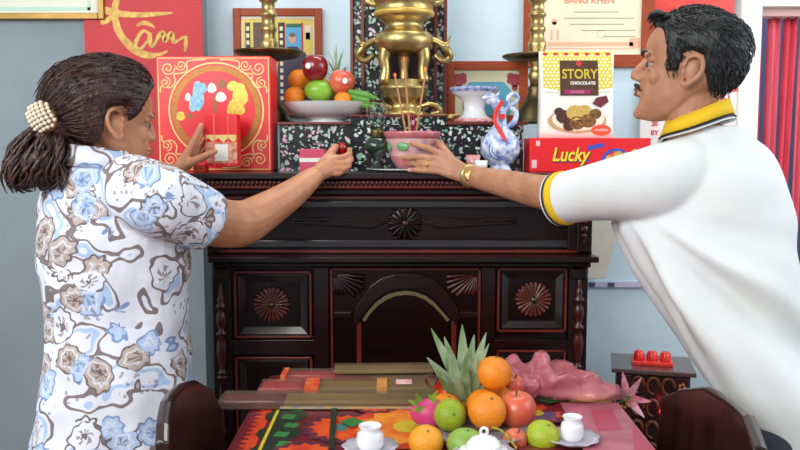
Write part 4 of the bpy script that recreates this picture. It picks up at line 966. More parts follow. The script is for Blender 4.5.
def hand(mb, wrist, mcps, fingers, thumb, wr=.026):
    """palm of four metacarpal tubes plus five fingers"""
    wv = P(*wrist)
    M = [P(*m_) for m_ in mcps]
    across = (M[-1]-M[0])
    for i, m_ in enumerate(M):
        st = wv+across*((i-1.5)/4)*.55
        mb.tube([st, (st+m_)/2, m_], [wr*.52, .0130, .0105], n=10)
        f = fingers[i]; pts = [m_]+[P(*q) for q in f]; sc_ = [.0098, .0088, .0080, .0068]
        if i == 3: sc_ = [.0088, .0076, .0070, .0060]
        mb.tube(pts, sc_[:len(pts)], n=10, sub=3)
        # knuckle bulge
        if len(pts) > 2: mb.ell(pts[1], (.0092 if i < 3 else .008,)*3)
    tp = [P(*q) for q in thumb]
    mb.tube([wv+(tp[0]-wv)*.25]+tp, [.017, .0145, .0115, .0098, .008][:len(tp)+1], n=10, sub=3)
def nails(parent, tips, mt):
    mb = MB()
    for (a, b_) in tips:
        pa_, pb_ = P(*a), P(*b_); d = (pb_-pa_).normalized(); side = d.cross(-Y_).normalized(); R = Matrix((d, side, d.cross(side))).transposed()
        mb.ell(pb_-Y_*.0055, (.0058, .0045, .0015), rot=R, n=10, m=6)
    mb.build('fingernail', mt, parent)
def torso_rings(rows, D, n=48, fold=0.0, seed=0, yaw=0.0):
    """rows: py, px left, px right, half depth, depth of centre"""
    ks = catmull(rows, 6); rings = []
    for py, pl_, pr_, b_, dc_ in ks:
        a_, c_ = P(pl_, py, dc_), P(pr_, py, dc_); cen = (a_+c_)/2; hw = (c_.x-a_.x)/2
        ang = math.atan2(cen.x, cen.y)*.9; lat = Vector((math.cos(ang), -math.sin(ang), 0)); dep = Vector((math.sin(ang), math.cos(ang), 0))
        hw *= math.cos(ang)
        r = []
        for k in range(n):
            t = 2*PI*k/n; c0, s0 = math.cos(t), math.sin(t); e = 2/2.3
            p = cen+lat*(math.copysign(abs(c0)**e, c0)*hw)+dep*(math.copysign(abs(s0)**e, s0)*b_)
            r.append(p)
        rings.append(r)
    return rings
trouser_m = mat('dark_grey_trousers', (52, 56, 70), .8, var=.2, vscale=40)
trouser_w = mat('black_trousers', (34, 32, 38), .7, var=.2, vscale=40)
def legs(root, hipL, hipR, mt, fwd, name='trousers'):
    mb = MB()
    for h in (hipL, hipR):
        h = Vector(h); f = Vector((fwd[0], fwd[1], 0)).normalized()
        mb.tube([h+Z_*.10, h-Z_*.05, Vector((h.x, h.y, .36))+f*.015, Vector((h.x, h.y, .22)), Vector((h.x, h.y, .06))], [.085, .085, .066, .060, .052], n=20, sub=4)
    mid = (Vector(hipL)+Vector(hipR))/2
    mb.ell(mid+Z_*.04, (.125, .105, .12))
    mb.build(name, mt, root, remesh=.008, smooth_it=4)
    for h in (hipL, hipR):
        h = Vector(h); f = Vector((fwd[0], fwd[1], 0)).normalized()
        MB().tube([Vector((h.x, h.y, .034))-f*.05, Vector((h.x, h.y, .036))+f*.04, Vector((h.x, h.y, .022))+f*.15], [.034, .036, .022], n=12, sub=3).build('sandal', mat('brown_leather', (70, 44, 30), .5), root)

# ------------------------------------------------ MAN
mroot = thing('person', (.72, 1.56, 0), 'man in white polo shirt with yellow collar reaching to the incense bowl', 'person')
HM = Head(P(688, 72, 1.70), (-.90, .44), 1.02, pitch=-.17)
mb = MB(); add_head(mb, HM, True)
nb = P(712, 135, 1.70)
mb.tube([HM(-.022, 0, .075), HM(-.025, 0, .03), HM(-.032, 0, -.015), P(712, 150, 1.70)], [.051, .048, .049, .058], n=20, sub=4)
SLm, ELm, WRm = P(660, 182, 1.63), P(550, 193, 1.82), P(470, 176, 2.03)
# torso core
mb.rings(torso_rings([(142, 684, 742, .05, 1.70), (168, 664, 760, .075, 1.69), (215, 655, 765, .085, 1.67), (290, 680, 772, .08, 1.63), (395, 728, 798, .08, 1.58), (470, 760, 825, .085, 1.54)], 0))
mb.tube([P(690, 170, 1.66), SLm, P(600, 190, 1.70), ELm, P(515, 186, 1.92), WRm], [.055, .052, .045, .041, .036, .0255], n=18, sub=4)
# far (right) arm hangs down in front, hidden from the camera
mb.tube([P(735, 185, 1.80), P(742, 250, 1.84), P(742, 320, 1.84), P(738, 370, 1.80)], [.045, .042, .034, .026], n=14, sub=3)
hand(mb, (738, 372, 1.80), [(730, 396, 1.79), (735, 398, 1.80), (740, 398, 1.81), (745, 396, 1.82)], [[(728, 410, 1.78), (729, 420, 1.77)], [(734, 413, 1.79), (735, 424, 1.78)], [(740, 412, 1.80), (741, 422, 1.79)], [(746, 407, 1.81), (747, 415, 1.80)]], [(728, 384, 1.79), (722, 394, 1.78), (722, 402, 1.77)])
hand(mb, (470, 176, 2.03), [(441, 154, 2.075), (438.5, 160, 2.068), (438.5, 166, 2.062), (441, 171.5, 2.058)],
     [[(427, 148, 2.09), (418, 145, 2.105), (411, 143.5, 2.118)], [(422, 157, 2.08), (411, 157.5, 2.09), (403, 158, 2.105)], [(424, 164.5, 2.07), (416, 164.5, 2.085), (410, 164, 2.10)], [(427, 171, 2.062), (418, 170.5, 2.07), (409, 170, 2.08)]],
     [(455, 164, 2.09), (444, 150, 2.135), (440, 143, 2.165)])
body = mb.build('body', skin_m, mroot, remesh=.0026, smooth_it=3)
nails(mroot, [((418, 145, 2.105), (411, 143.5, 2.118)), ((411, 157.5, 2.09), (403, 158, 2.105)), ((416, 164.5, 2.085), (410, 164, 2.10)), ((418, 170.5, 2.07), (409, 170, 2.08))], mat('nail_pink', (206, 156, 134), .3))
def eyes(H, root, iris=(40, 26, 20)):
    for sg in (-1, 1):
        mb = MB(); mb.use(0).ell(H(.0668, sg*.032, .1130), (.0116*H.s,)*3)
        mb.use(1).ell(H(.0762, sg*.033, .1130), (.0046*H.s, .0068*H.s, .0066*H.s), rot=H.R)
        mb.build('eye', [mat('eye_white', (150, 128, 114), .2), mat('iris_%d' % iris[0], iris, .15)], root)
def brow(H, root, mt, th=.0035):
    for sg in (-1, 1):
        MB().tube([H(.0935, sg*.012, .133), H(.0915, sg*.026, .1385), H(.080, sg*.044, .136)], [th*H.s, th*1.2*H.s, th*.5*H.s], n=8, sub=3, flat=1.0).build('eyebrow', mt, root)
eyes(HM, mroot); brow(HM, mroot, hair_m, .0042)
mb = MB()
for sg in (-1, 1): mb.tube([HM(.0985, sg*.001, .070), HM(.094, sg*.014, .0675), HM(.083, sg*.026, .060)], [.0042, .0045, .002], n=8, sub=3)
mb.build('moustache', hair_m, mroot)
mb = MB(); mb.ell(HM(.094, 0, .0605), (.0065, .0200, .0042), rot=HM.R); mb.ell(HM(.0925, 0, .0515), (.0065, .0175, .005), rot=HM.R); mb.build('lips', mat('lips_brown', (140, 82, 70), .45), mroot)
def bm_(p):
    x = p.x
    return interp([(-.11, .050), (-.08, .046), (-.055, .062), (-.035, .092), (-.036, .115), (-.032, .135), (-.010, .142), (.004, .138), (.010, .100), (.028, .098), (.036, .122), (.043, .150), (.052, .172), (.062, .182), (.075, .186), (.09, .192)], x)
th_ = lambda p: .006+.006*max(0, min(1, (p.z-.14)/.06))
hm = hair_cap(HM, bm_, th_, .0022); 
dirm = lambda p: Vector((-.9 if p.x < .03 else -.5, 0, -.5)) if p.z > .13 else Vector((-.35, 0, -1))
locks(hm, HM, bm_, th_, 1100, 5, .024, dirm, .0011)
# front tuft
random.seed(4)
for k_ in range(40):
    y = random.uniform(-.045, .045); hm.tube([HM(.052, y, .212), HM(.078, y*1.1, .218+random.uniform(-.004, .004)), HM(.094, y*1.2-.006, .205+random.uniform(-.008, .008))], [.0035, .003, .0008], n=5, sub=2)
hm.build('hair', hair_m, mroot)
# shirt
shirt_m = mat('white_knit_cotton', (214, 215, 211), .8, bump=.35, bscale=9, var=.04, vscale=5, rgb2=(226, 228, 230))
rows_m = [(126, 684, 738, .058, 1.70), (136, 668, 752, .085, 1.70), (150, 655, 770, .115, 1.70), (170, 645, 780, .13, 1.69), (195, 630, 787, .142, 1.68), (222, 616, 791, .145, 1.67), (255, 626, 796, .143, 1.65), (290, 641, 801, .138, 1.63), (340, 666, 808, .135, 1.60), (395, 699, 820, .135, 1.57), (436, 728, 830, .14, 1.545), (452, 738, 834, .142, 1.535)]
sh = torso_rings(rows_m, 0, n=96)
# soft drapery folds radiating from the reaching arm
A0 = P(628, 205, 1.58)
for r in sh:
    for i, p in enumerate(r):
        q = p-A0; ang = math.atan2(q.x, -q.z); d_ = q.length
        amp = .0260*min(1, max(0, (d_-.06)/.15))
        f = .5*noise.noise(Vector((p.x*7, p.y*7, p.z*9)))+math.sin(ang*13+.8*math.sin(d_*9))*math.exp(-((ang-.55)/.55)**2)+.35*math.sin(ang*25+2)*math.exp(-((ang-.5)/.6)**2)
        c_ = Vector((sum(a.x for a in r)/len(r), sum(a.y for a in r)/len(r), p.z)); nrm = (p-c_).normalized()
        r[i] = p+nrm*amp*f
mb = MB().rings(sh)
slv = [P(700, 168, 1.68), P(658, 182, 1.615), P(622, 188, 1.665), P(590, 193, 1.73), P(565, 198, 1.785)]
mb.tube(slv, [.072, .076, .068, .0605, .0575], n=28, sub=5, rnd=False)
# inner cavity of the cuff
mb.tube([P(738, 182, 1.76), P(745, 200, 1.82), P(745, 235, 1.85)], [.066, .062, .058], n=20, sub=3, rnd=False)
shirt = mb.build('polo_shirt', shirt_m, mroot, remesh=.005, smooth_it=5)
yel = mat('yellow_rib_knit', (236, 190, 22), .8, bump=.4, bscale=300); nav = mat('navy_rib_knit', (34, 36, 48), .8)
def band(c, ax, r, w_, rp, name, mt, tilt=None, sq=1.0, n=36, up=None):
    """short hollow band around axis ax"""
    ax = ax.normalized(); g = Z_ if up is None else up; u_ = (g-ax*g.dot(ax)).normalized(); v_ = ax.cross(u_)
    prof = [(r, -w_/2), (r+.002, -w_/4), (r+.002, w_/4), (r, w_/2), (r-.004, w_/2), (r-.004, -w_/2)]
    rings = [[c+ax*h+(u_*math.cos(t)+v_*math.sin(t)*sq)*q for (q, h) in prof] for t in [2*PI*k/n for k in range(n)]]
    return MB().rings(rings, closed=True).build(name, mt, rp)
ax = slv[-1]-slv[-2]; ax.normalize()
band(slv[-1]+ax*.002, ax, .0590, .020, shirt, 'sleeve_band', yel); band(slv[-1]+ax*.0145, ax, .0592, .006, shirt, 'sleeve_stripe', nav)
band(slv[-1]+ax*.019, ax, .0588, .004, shirt, 'sleeve_hem', shirt_m)
# collar: folded band around the neck
def collar(off, h0, h1, thick, name, mt):
    n = 48; rings = []
    cen = P(697, 119, 1.70)
    for k in range(n):
        t = 2*PI*k/n
        # local: facing direction front
        f_ = HM.R @ Vector((1, 0, 0)); l_ = HM.R @ Vector((0, 1, 0))
        p = cen+f_*(.065*math.cos(t))+l_*(.061*math.sin(t))
        p.z = cen.z-.024*math.cos(t)-.002 + .002*math.sin(t*3)
        o_ = (p-cen); o_.z = 0; o_.normalize(); p += o_*off
        rings.append([p+Z_*h1-o_*.004, p+Z_*(h1+.002), p+Z_*(h0+h1)/2+o_*(.005), p+Z_*h0+o_*.010, p+Z_*(h0-.001)+o_*.006, p+Z_*(h0+h1)/2-o_*.001])
    return MB().rings(rings, closed=True).build(name, mt, shirt)
collar(0, -.012, .016, .003, 'collar', yel); collar(.0035, -.0165, -.012, .003, 'collar_stripe', nav); collar(.0055, -.022, -.0175, .003, 'collar_edge', shirt_m)
# wristwatch
wa = (WRm-ELm).normalized(); wc = WRm+wa*.004
bandw = band(wc, wa, .0285, .012, mroot, 'watch_strap', mat('gold_steel', (200, 180, 120), .3, metal=.8), sq=.95)
fc_ = wc-Y_*.0295; MB().lathe([(.0135, 0), (.0140, .003), (.012, .006), (.001, .006)], fc_, n=24, rot=Matrix.Rotation(PI/2, 3, 'X')).build('watch_case', mat('gold_case', (226, 190, 90), .25, metal=.9), bandw)
MB().lathe([(.0098, 0), (.0096, .001), (.001, .001)], fc_-Y_*.006, n=24, rot=Matrix.Rotation(PI/2, 3, 'X')).build('watch_dial', mat('dial_gold', (236, 220, 150), .3), bandw)
ra = (P(424, 164.5, 2.07)-P(438.5, 166, 2.062)).normalized(); band(P(428, 164.7, 2.068), ra, .0098, .005, mroot, 'finger_ring', mat('ring_gold', (210, 160, 60), .25, metal=1), n=20)
hipL = P(765, 470, 1.50); hipR = P(800, 470, 1.62)
legs(mroot, (.71, 1.50, .60), (.80, 1.585, .60), trouser_m, (-.9, .4))

# ------------------------------------------------ WOMAN
wroot = thing('person', (-.62, 1.72, 0), 'woman with a dark ponytail in a paisley blouse holding offerings at the altar', 'person')
HW = Head(P(108, 124, 1.73), (.74, .66), 1.00, pitch=.06)
mb = MB(); add_head(mb, HW, False)
mb.tube([HW(-.02, 0, .075), HW(-.035, 0, .03), HW(-.05, 0, -.015), P(106, 185, 1.74)], [.046, .044, .044, .055], n=20, sub=4)
mb.rings(torso_rings([(172, 80, 140, .06, 1.74), (195, 58, 172, .09, 1.74), (250, 56, 182, .10, 1.73), (310, 60, 176, .10, 1.72), (400, 54, 184, .11, 1.70), (470, 50, 190, .12, 1.68)], 0))
SW, EW, WW = P(160, 200, 1.63), P(238, 224, 1.80), P(313, 177, 2.01)
mb.tube([P(130, 190, 1.68), SW, P(200, 218, 1.71), EW, P(262, 213, 1.88), P(292, 194, 1.96), WW], [.058, .060, .055, .0535, .046, .036, .0255], n=20, sub=4)
SW2, EW2, WW2 = P(70, 195, 1.86), Vector((-.74, 2.02, 1.0)), P(171, 180, 2.10)
mb.tube([P(95, 190, 1.80), SW2, EW2, (EW2+WW2)/2, WW2], [.055, .052, .042, .036, .026], n=16, sub=4)
hand(mb, (314, 176, 2.015), [(333, 158.5, 2.068), (333.5, 164, 2.060), (332, 169, 2.054), (329, 173, 2.050)],
     [[(343, 157.5, 2.073), (349.5, 153.5, 2.092), (349, 149.5, 2.112)], [(345, 163.5, 2.070), (351, 159.5, 2.088), (349, 156, 2.108)], [(343, 169, 2.062), (349, 165.5, 2.078), (347, 162, 2.098)], [(338, 173.5, 2.056), (343.5, 170.5, 2.068), (342.5, 167, 2.086)]],
     [(322, 165, 2.055), (330, 154, 2.080), (335.5, 147, 2.098)], wr=.025)
hand(mb, (171, 180, 2.10), [(188, 152, 2.125), (188, 156, 2.140), (189, 160, 2.155), (190, 164, 2.168)],
     [[(193.5, 141, 2.135), (198, 132, 2.145), (201, 125, 2.155)], [(195, 145, 2.15), (200, 136, 2.165), (203, 130, 2.18)], [(197, 151, 2.17), (202, 144, 2.19), (205, 139, 2.205)], [(197, 158, 2.185), (202, 153, 2.20), (205, 149, 2.21)]],
     [(182, 167, 2.115), (195, 160.5, 2.118), (206, 155.5, 2.128), (215, 151.5, 2.142)], wr=.025)
mb.build('body', skin_w, wroot, remesh=.0026, smooth_it=3)
nails(wroot, [((206, 155.5, 2.128), (215, 151.5, 2.142)), ((198, 132, 2.145), (201, 125, 2.155))], mat('nail_pink', (206, 156, 134), .3))
eyes(HW, wroot, (42, 26, 20)); brow(HW, wroot, hair_w, .0026)
mb = MB(); mb.ell(HW(.0935, 0, .0610), (.0065, .0190, .0042), rot=HW.R); mb.ell(HW(.0920, 0, .0520), (.0065, .0165, .005), rot=HW.R); mb.build('lips', mat('lips_rose', (168, 88, 78), .45), wroot)
def bw_(p):
    x = p.x
    return interp([(-.11, .040), (-.06, .040), (-.045, .058), (-.036, .085), (-.034, .125), (-.028, .138), (.000, .142), (.010, .138), (.016, .112), (.028, .120), (.042, .145), (.056, .168), (.075, .182), (.09, .190)], x)
thw = lambda p: .016+.007*max(0, min(1, (p.z-.13)/.07))+.006*max(0, min(1, -p.x/.08))
hw_ = hair_cap(HW, bw_, thw, .0025, 3)
knot = Vector((-.122, 0, .098))
def dirw(p): return (knot-p)
locks(hw_, HW, bw_, thw, 900, 8, .055, dirw, .0011)
hw_.build('hair', hair_w, wroot)
# ponytail of curls hanging from the clip
random.seed(12); mb = MB(); k0 = P(50, 124, 1.66)
mb.tube([HW(-.10, 0, .10), k0, P(44, 136, 1.65)], [.040, .026, .03], n=14, sub=3)
ptc = P(36, 163, 1.64)
mb.ell(ptc, (.050, .042, .046)); mb.ell(P(50, 146, 1.65), (.030, .032, .034)); mb.ell(P(24, 158, 1.64), (.034, .030, .028)); mb.ell(P(36, 174, 1.64), (.034, .030, .028))
for k_ in range(150):     # wavy strands swept from the clip down through the tail
    a = random.uniform(0, 2*PI); bq = random.uniform(-1.2, 1.2)
    d = Vector((math.cos(a)*math.cos(bq), math.sin(a)*math.cos(bq), math.sin(bq)))
    o_ = Vector((math.cos(a)*.022, math.sin(a)*.020, 0)); ph = random.uniform(0, 6)
    m0 = ptc+Vector((d.x*.058, d.y*.046, d.z*.050)); e_ = ptc+Vector((d.x*.052+random.uniform(-.02, .01), d.y*.036, -.035-random.random()*.024))
    pts = []
    for i in range(11):
        t = i/10; q_ = (k0+o_)*(1-t)**2+m0*2*t*(1-t)*1.0+e_*t*t
        q_ += Vector((math.sin(t*9+ph)*.007, math.cos(t*8+ph)*.006, math.sin(t*7+ph)*.004))*min(1, t*3)
        pts.append(q_+d*.012*math.sin(t*PI))
    mb.tube(pts, [.0035]*8+[.003, .002, .0008], n=5, rnd=False)
mb.build('ponytail', hair_w, wroot)
# hair clip
clipm = mat('pearl_clip', (226, 212, 190), .25, coat=.6); clipb = mat('amber_clip', (150, 96, 50), .3, coat=.5)
cc_ = P(43, 117, 1.625); cl = MB().ell(cc_, (.030, .020, .033), rot=Matrix.Rotation(-.45, 3, 'Y')).build('hair_clip', clipb, wroot)
mb = MB(); random.seed(3)
Rc = Matrix.Rotation(-.45, 3, 'Y')
for i in range(6):
    for j in range(7):
        u_ = (i-2.5)/3; v_ = (j-3)/3.6
        if u_*u_+v_*v_ > 1.15: continue
        zz = -math.sqrt(max(0.02, 1.2-u_*u_-v_*v_))
        mb.ell(cc_+Rc @ Vector((u_*.026, zz*.020, v_*.030)), (.0046,)*3, n=8, m=6)
mb.build('clip_beads', clipm, cl)
# blouse
bl = blouse_mat()
rows_w = [(156, 72, 130, .056, 1.712), (164, 67, 142, .074, 1.715), (174, 58, 154, .092, 1.722), (190, 46, 170, .105, 1.735), (212, 41, 180, .12, 1.735), (240, 40, 190, .128, 1.73), (275, 42, 192, .13, 1.73), (315, 47, 188, .125, 1.72), (350, 45, 190, .13, 1.71), (390, 40, 195, .14, 1.70), (430, 36, 200, .15, 1.69), (475, 30, 205, .155, 1.68), (520, 28, 208, .155, 1.68)]
sh = torso_rings(rows_w, 0, n=96)
for r in sh:
    for i, p in enumerate(r):
        c_ = Vector((sum(a.x for a in r)/len(r), sum(a.y for a in r)/len(r), p.z)); nrm = (p-c_).normalized(); a = math.atan2(nrm.y, nrm.x)
        f = .0035*math.sin(a*9+p.z*14)*max(0, min(1, (1.05-p.z)/.25))+.004*noise.noise(Vector((p.x*9, p.y*9, p.z*16)))*2
        r[i] = p+nrm*f
mb = MB().rings(sh)
slw = [P(125, 188, 1.69), P(158, 200, 1.645), P(184, 210, 1.675), P(208, 222, 1.715)]
mb.tube(slw, [.075, .078, .071, .067], n=28, sub=5, rnd=False)
mb.tube([P(90, 186, 1.80), P(68, 205, 1.86), P(66, 240, 1.90)], [.068, .066, .062], n=24, sub=4, rnd=False)
blouse = mb.build('blouse', bl, wroot, remesh=.005, smooth_it=5)
# stand-up collar of the blouse
n = 40; rings = []; cen = P(98, 160, 1.712); f_ = HW.R @ Vector((1, 0, 0)); l_ = HW.R @ Vector((0, 1, 0))
for k_ in range(n):
    t = 2*PI*k_/n; o_ = (f_*math.cos(t)+l_*math.sin(t)); o_.z = 0; o_.normalize(); p = cen+f_*(.072*math.cos(t))+l_*(.068*math.sin(t)); p.z = cen.z-.010*math.cos(t)
    rings.append([p+Z_*.024-o_*.005, p+Z_*.024-o_*.002, p+o_*.005, p-Z_*.02+o_*.012, p-Z_*.02+o_*.006, p-o_*.002])
MB().rings(rings, closed=True).build('blouse_collar', bl, blouse)
legs(wroot, (-.66, 1.71, .52), (-.53, 1.66, .52), trouser_w, (.7, .7))

PYR = 390
# ================================================================== LOWER RIGHT: small floor shrine
sy = 2.50; ang = math.radians(-14)
c = P(648, 366, 2.46); zt = c.z; sx0 = PX(655, 2.46)
shr = thing('floor_shrine', (sx0, 2.50, 0), 'small carved dark wood shrine cabinet low by the wall', 'shrine')
def rb(mb, x0, x1, y0, y1, z0_, z1_): return mb.box((sx0+x0, 2.50+y0, z0_), (sx0+x1, 2.50+y1, z1_), rot=Matrix.Rotation(ang, 3, 'Z'), piv=(sx0, 2.50, 0))
shm = mat('shrine_dark_wood', (54, 22, 20), .35, var=.5, vscale=20, coat=.3)
rb(MB(), -.125, .125, -.10, .10, zt-.014, zt).build('top_board', mat('shrine_top', (92, 66, 66), .25, coat=.5, var=.2), shr, bevel=.003)
rb(MB(), -.11, .11, -.075, .09, .0, zt-.014).build('shrine_body', shm, shr, bevel=.002)
for x0 in (-.105, .065): rb(MB(), x0, x0+.04, -.09, -.075, .05, zt-.02).build('shrine_post', shm, shr, bevel=.003)
Rz = Matrix.Rotation(ang, 3, 'Z')
def sp(x, y, z_): return Vector((sx0, 2.50, 0))+Rz @ Vector((x, y, z_))
gild = mat('red_gold_carving', (88, 32, 26), .4, var=.7, vscale=40, rgb2=(110, 64, 36))
mb = MB(); random.seed(9)
for i in range(3):
    for j in range(4):
        zc = zt-.05-.07*j; 
        mb.tube([sp(-.045+.045*i+.018*math.cos(a), -.088, zc+.026*math.sin(a)) for a in [k_*.8 for k_ in range(7)]], [.005, .007, .007, .006, .005, .004, .003], n=7, sub=2)
mb.build('carved_scrolls', gild, shr)
for j in range(4):
    for x0 in (-.085, .085):
        mb = MB()
        for a in range(5): mb.ell(sp(x0+.008*math.cos(a*1.256), -.092, zt-.05-.065*j+.010*math.sin(a*1.256)), (.006, .003, .006), n=8, m=5)
        mb.build('gold_flower', mat('dull_gold_flower', (160, 104, 60), .4, metal=.3), shr)
c = P(662, 412, 2.36)
o = thing('shrine_lamp', tuple(c-Z_*.012), 'tiny glowing red electric lamp at the front of the shrine', 'lamp')
MB().ell(c, (.008, .008, .011)).build('bulb', mat('red_bulb', (255, 40, 30), .3, emit=(255, 30, 20), estr=7), o)
MB().tube([c-Z_*.010, c-Z_*.022], [.007, .008], n=10).tube([c-Z_*.02, c-Z_*.02+Vector((.0, .07, 0))], .005).build('lamp_holder', shm, o)
# red tray with three cups
tr_ = thing('red_cup_tray', tuple(sp(.03, 0, zt)), 'bright red plastic tray of three upturned cups on the shrine', 'tray')
redpl = mat('bright_red_plastic', (226, 50, 40), .3, coat=.3)
rb(MB(), -.062, .062, -.045, .03, zt, zt+.012).build('tray', redpl, tr_, bevel=.003)
for x0 in (-.040, .0, .040):
    o = MB().lathe([(.017, 0), (.018, .004), (.016, .022), (.011, .028), (.001, .029)], sp(x0, -.01, zt+.012), n=20).build('red_cup', redpl, None)
    tag(o, {-.040: 'left upturned red cup on the shrine tray', .0: 'middle upturned red cup on the shrine tray', .040: 'right upturned red cup on the shrine tray'}[x0], 'cup', 'upturned cups on the shrine')

# ================================================================== TABLE
ZTB = .75; tx0, tx1 = -.295, .44; ty0, ty1 = .62, 1.80
tbl = thing('dining_table', ((tx0+tx1)/2, 1.2, 0), 'low wooden table in the foreground under a floral tablecloth', 'table')
MB().box((tx0+.005, ty0, ZTB-.035), (tx1-.005, ty1, ZTB-.003)).build('table_top', wood, tbl, bevel=.003)
for x in (tx0+.05, tx1-.05):
    for y in (ty0+.05, ty1-.06): MB().lathe([(.022, 0), (.026, .02), (.020, .06), (.030, .3), (.022, .5), (.032, .56), (.032, .716)], (x, y, 0), n=16).build('leg', wood, tbl)
MB().box((tx0+.04, ty0+.04, ZTB-.11), (tx1-.04, ty1-.05, ZTB-.035)).build('apron', wood, tbl)
cloth_m = mat('deep_red_cloth', (112, 22, 30), .35, var=.35, vscale=12, rgb2=(78, 16, 26), coat=.25)
tc_ = thing('tablecloth', ((tx0+tx1)/2, 1.2, ZTB-.003), 'glossy red tablecloth printed with large orange flowers and green leaves', 'tablecloth')
mb = MB().box((tx0, ty0-.01, ZTB-.003), (tx1, ty1+.004, ZTB))
for (xa, xb) in ((tx0-.006, tx0), (tx1, tx1+.006)):
    mb.box((xa, ty0-.01, ZTB-.14), (xb, ty1+.004, ZTB))
mb.box((tx0, ty1+.004, ZTB-.14), (tx1, ty1+.008, ZTB)).build('cloth_sheet', cloth_m, tc_, bevel=.002)
ft = (Vector((0, 0, ZTB)), X_, Y_, Z_)
def tp(px, py):      # pixel to table plane
    d = _f+Vector(((px-400)/FPX, 0, 0))+_u*(-(py-225)/FPX); t = (ZTB-HC)/d.z; q = Vector((0, 0, HC))+d*t; return (q.x, q.y)
orp = mat('orange_flower_print', (216, 84, 26), .35, var=.4, vscale=30, rgb2=(180, 40, 24)); yep = mat('yellow_line_print', (196, 170, 40), .4); gnp = mat('green_leaf_print', (52, 120, 56), .4, var=.3, vscale=30); dgp = mat('dark_green_print', (26, 40, 26), .4); dpp = mat('dark_purple_print', (84, 30, 48), .4)
# left border: orange scallops, yellow line, dark green band with clovers
mb = MB(); mb.flat([(tx0+.022, ty0), (tx0+.040, ty0), (tx0+.040, ty1-.01), (tx0+.022, ty1-.01)], ft, .0004)
for k_ in range(52): mb.flat(ring_poly(.011, 10, tx0+.022, ty0+.012+k_*.0222, .7), ft, .0005)
mb.build('orange_border', orp, tc_)
MB().flat(rr(tx0+.048, tx0+.054, ty0, ty1-.01), ft, .0005).build('yellow_line', yep, tc_)
mb = MB(); 
for k_ in range(12): mb.flat(ring_poly(.042, 20, tx0+.072, ty0+.05+k_*.095, 1.0), ft, .0004+.00001*k_)
mb.flat(rr(tx0+.056, tx0+.085, ty0, ty1-.01), ft, .00045); mb.build('dark_green_band', dgp, tc_)
for k_ in range(24):
    mb = MB(); y = ty0+.035+k_*.048; x = tx0+.078+.012*(k_ % 2)
    for a in range(4): mb.flat(ring_poly(.0075, 10, x+.009*math.cos(a*PI/2+.6), y+.009*math.sin(a*PI/2+.6)), ft, .0006+.00002*a)
    mb.build('green_clover', gnp, tc_)
FE = .0008
def bigflower(cx, cy, r, n_, m1, m2, m3, ph=0, squash=1):
    global FE; FE += .0007; e = FE
    poly = []
    for k_ in range(n_*2): 
        a = PI*k_/n_+ph; q_ = r*1.12 if k_ % 2 == 0 else r*1.02; poly.append((cx+q_*math.cos(a), cy+q_*math.sin(a)*squash))
    MB().flat(poly, ft, e).build('flower_halo', m1, tc_)
    poly = [(cx+(r*.95 if k_ % 2 == 0 else r*.76)*math.cos(PI*k_/n_+ph), cy+squash*(r*.95 if k_ % 2 == 0 else r*.76)*math.sin(PI*k_/n_+ph)) for k_ in range(n_*2)]
    MB().flat(poly, ft, e+.0002).build('flower_petals', m2, tc_)
    MB().flat(ring_poly(r*.30, 16, cx, cy, squash), ft, e+.0004).build('flower_eye', m3, tc_)
x_, y_ = tp(335, 428); bigflower(x_+.02, y_, .075, 16, dpp, orp, mat('teal_print', (60, 110, 100), .4))
x_, y_ = tp(305, 452); bigflower(x_, y_-.02, .06, 14, dpp, orp, yep, .3)
x_, y_ = tp(410, 428); bigflower(x_, y_, .11, 12, orp, mat('amber_petal_print', (232, 150, 50), .35, var=.5, vscale=20, rgb2=(206, 80, 30)), yep, .2)
x_, y_ = tp(345, 410); bigflower(x_+.06, y_+.02, .045, 12, dpp, orp, yep)
x_, y_ = tp(545, 415); bigflower(x_-.02, y_, .06, 12, dpp, orp, yep, .1)
MB().flat([tp(333, 398), tp(338, 398), tp(334, 452), tp(328, 452)], ft, .0052).build('green_line', dgp, tc_)
for q_ in (((340, 424), (352, 420), (364, 424), (352, 430)), ((500, 400), (520, 396), (530, 400), (515, 404)), ((535, 402), (560, 398), (570, 402), (550, 406))):
    MB().flat([tp(*p) for p in q_], ft, .0053).build('leaf_print', gnp, tc_)
pinkp = mat('dusty_pink_print', (190, 110, 124), .35, var=.3, vscale=20, rgb2=(160, 84, 100)); 
MB().flat([tp(560, 405), tp(618, 405), (tx1-.002, tp(600, 470)[1]), (tx1-.002, ty0), tp(590, 470), tp(578, 440)], ft, .0050).build('pink_field', pinkp, tc_)
MB().flat([tp(590, 412), tp(612, 412), tp(622, 432), tp(598, 434)], ft, .0054).build('rose_square', mat('rose_print', (178, 64, 88), .35), tc_)
MB().flat([tp(632, 430), (tx1-.002, tp(600, 430)[1]), (tx1-.002, tp(600, 470)[1]), tp(636, 470)], ft, .0054).build('rose_square', mat('rose_print', (178, 64, 88), .35), tc_)
MB().flat([tp(560, 404), tp(590, 404), tp(586, 414), tp(540, 414)], ft, .0048).build('dark_red_patch', mat('dark_red_patch', (110, 16, 26), .35), tc_)
MB().flat([tp(520, 414), tp(556, 414), tp(556, 422), tp(520, 422)], ft, .0046).build('purple_patch', mat('purple_patch', (86, 70, 110), .35), tc_)

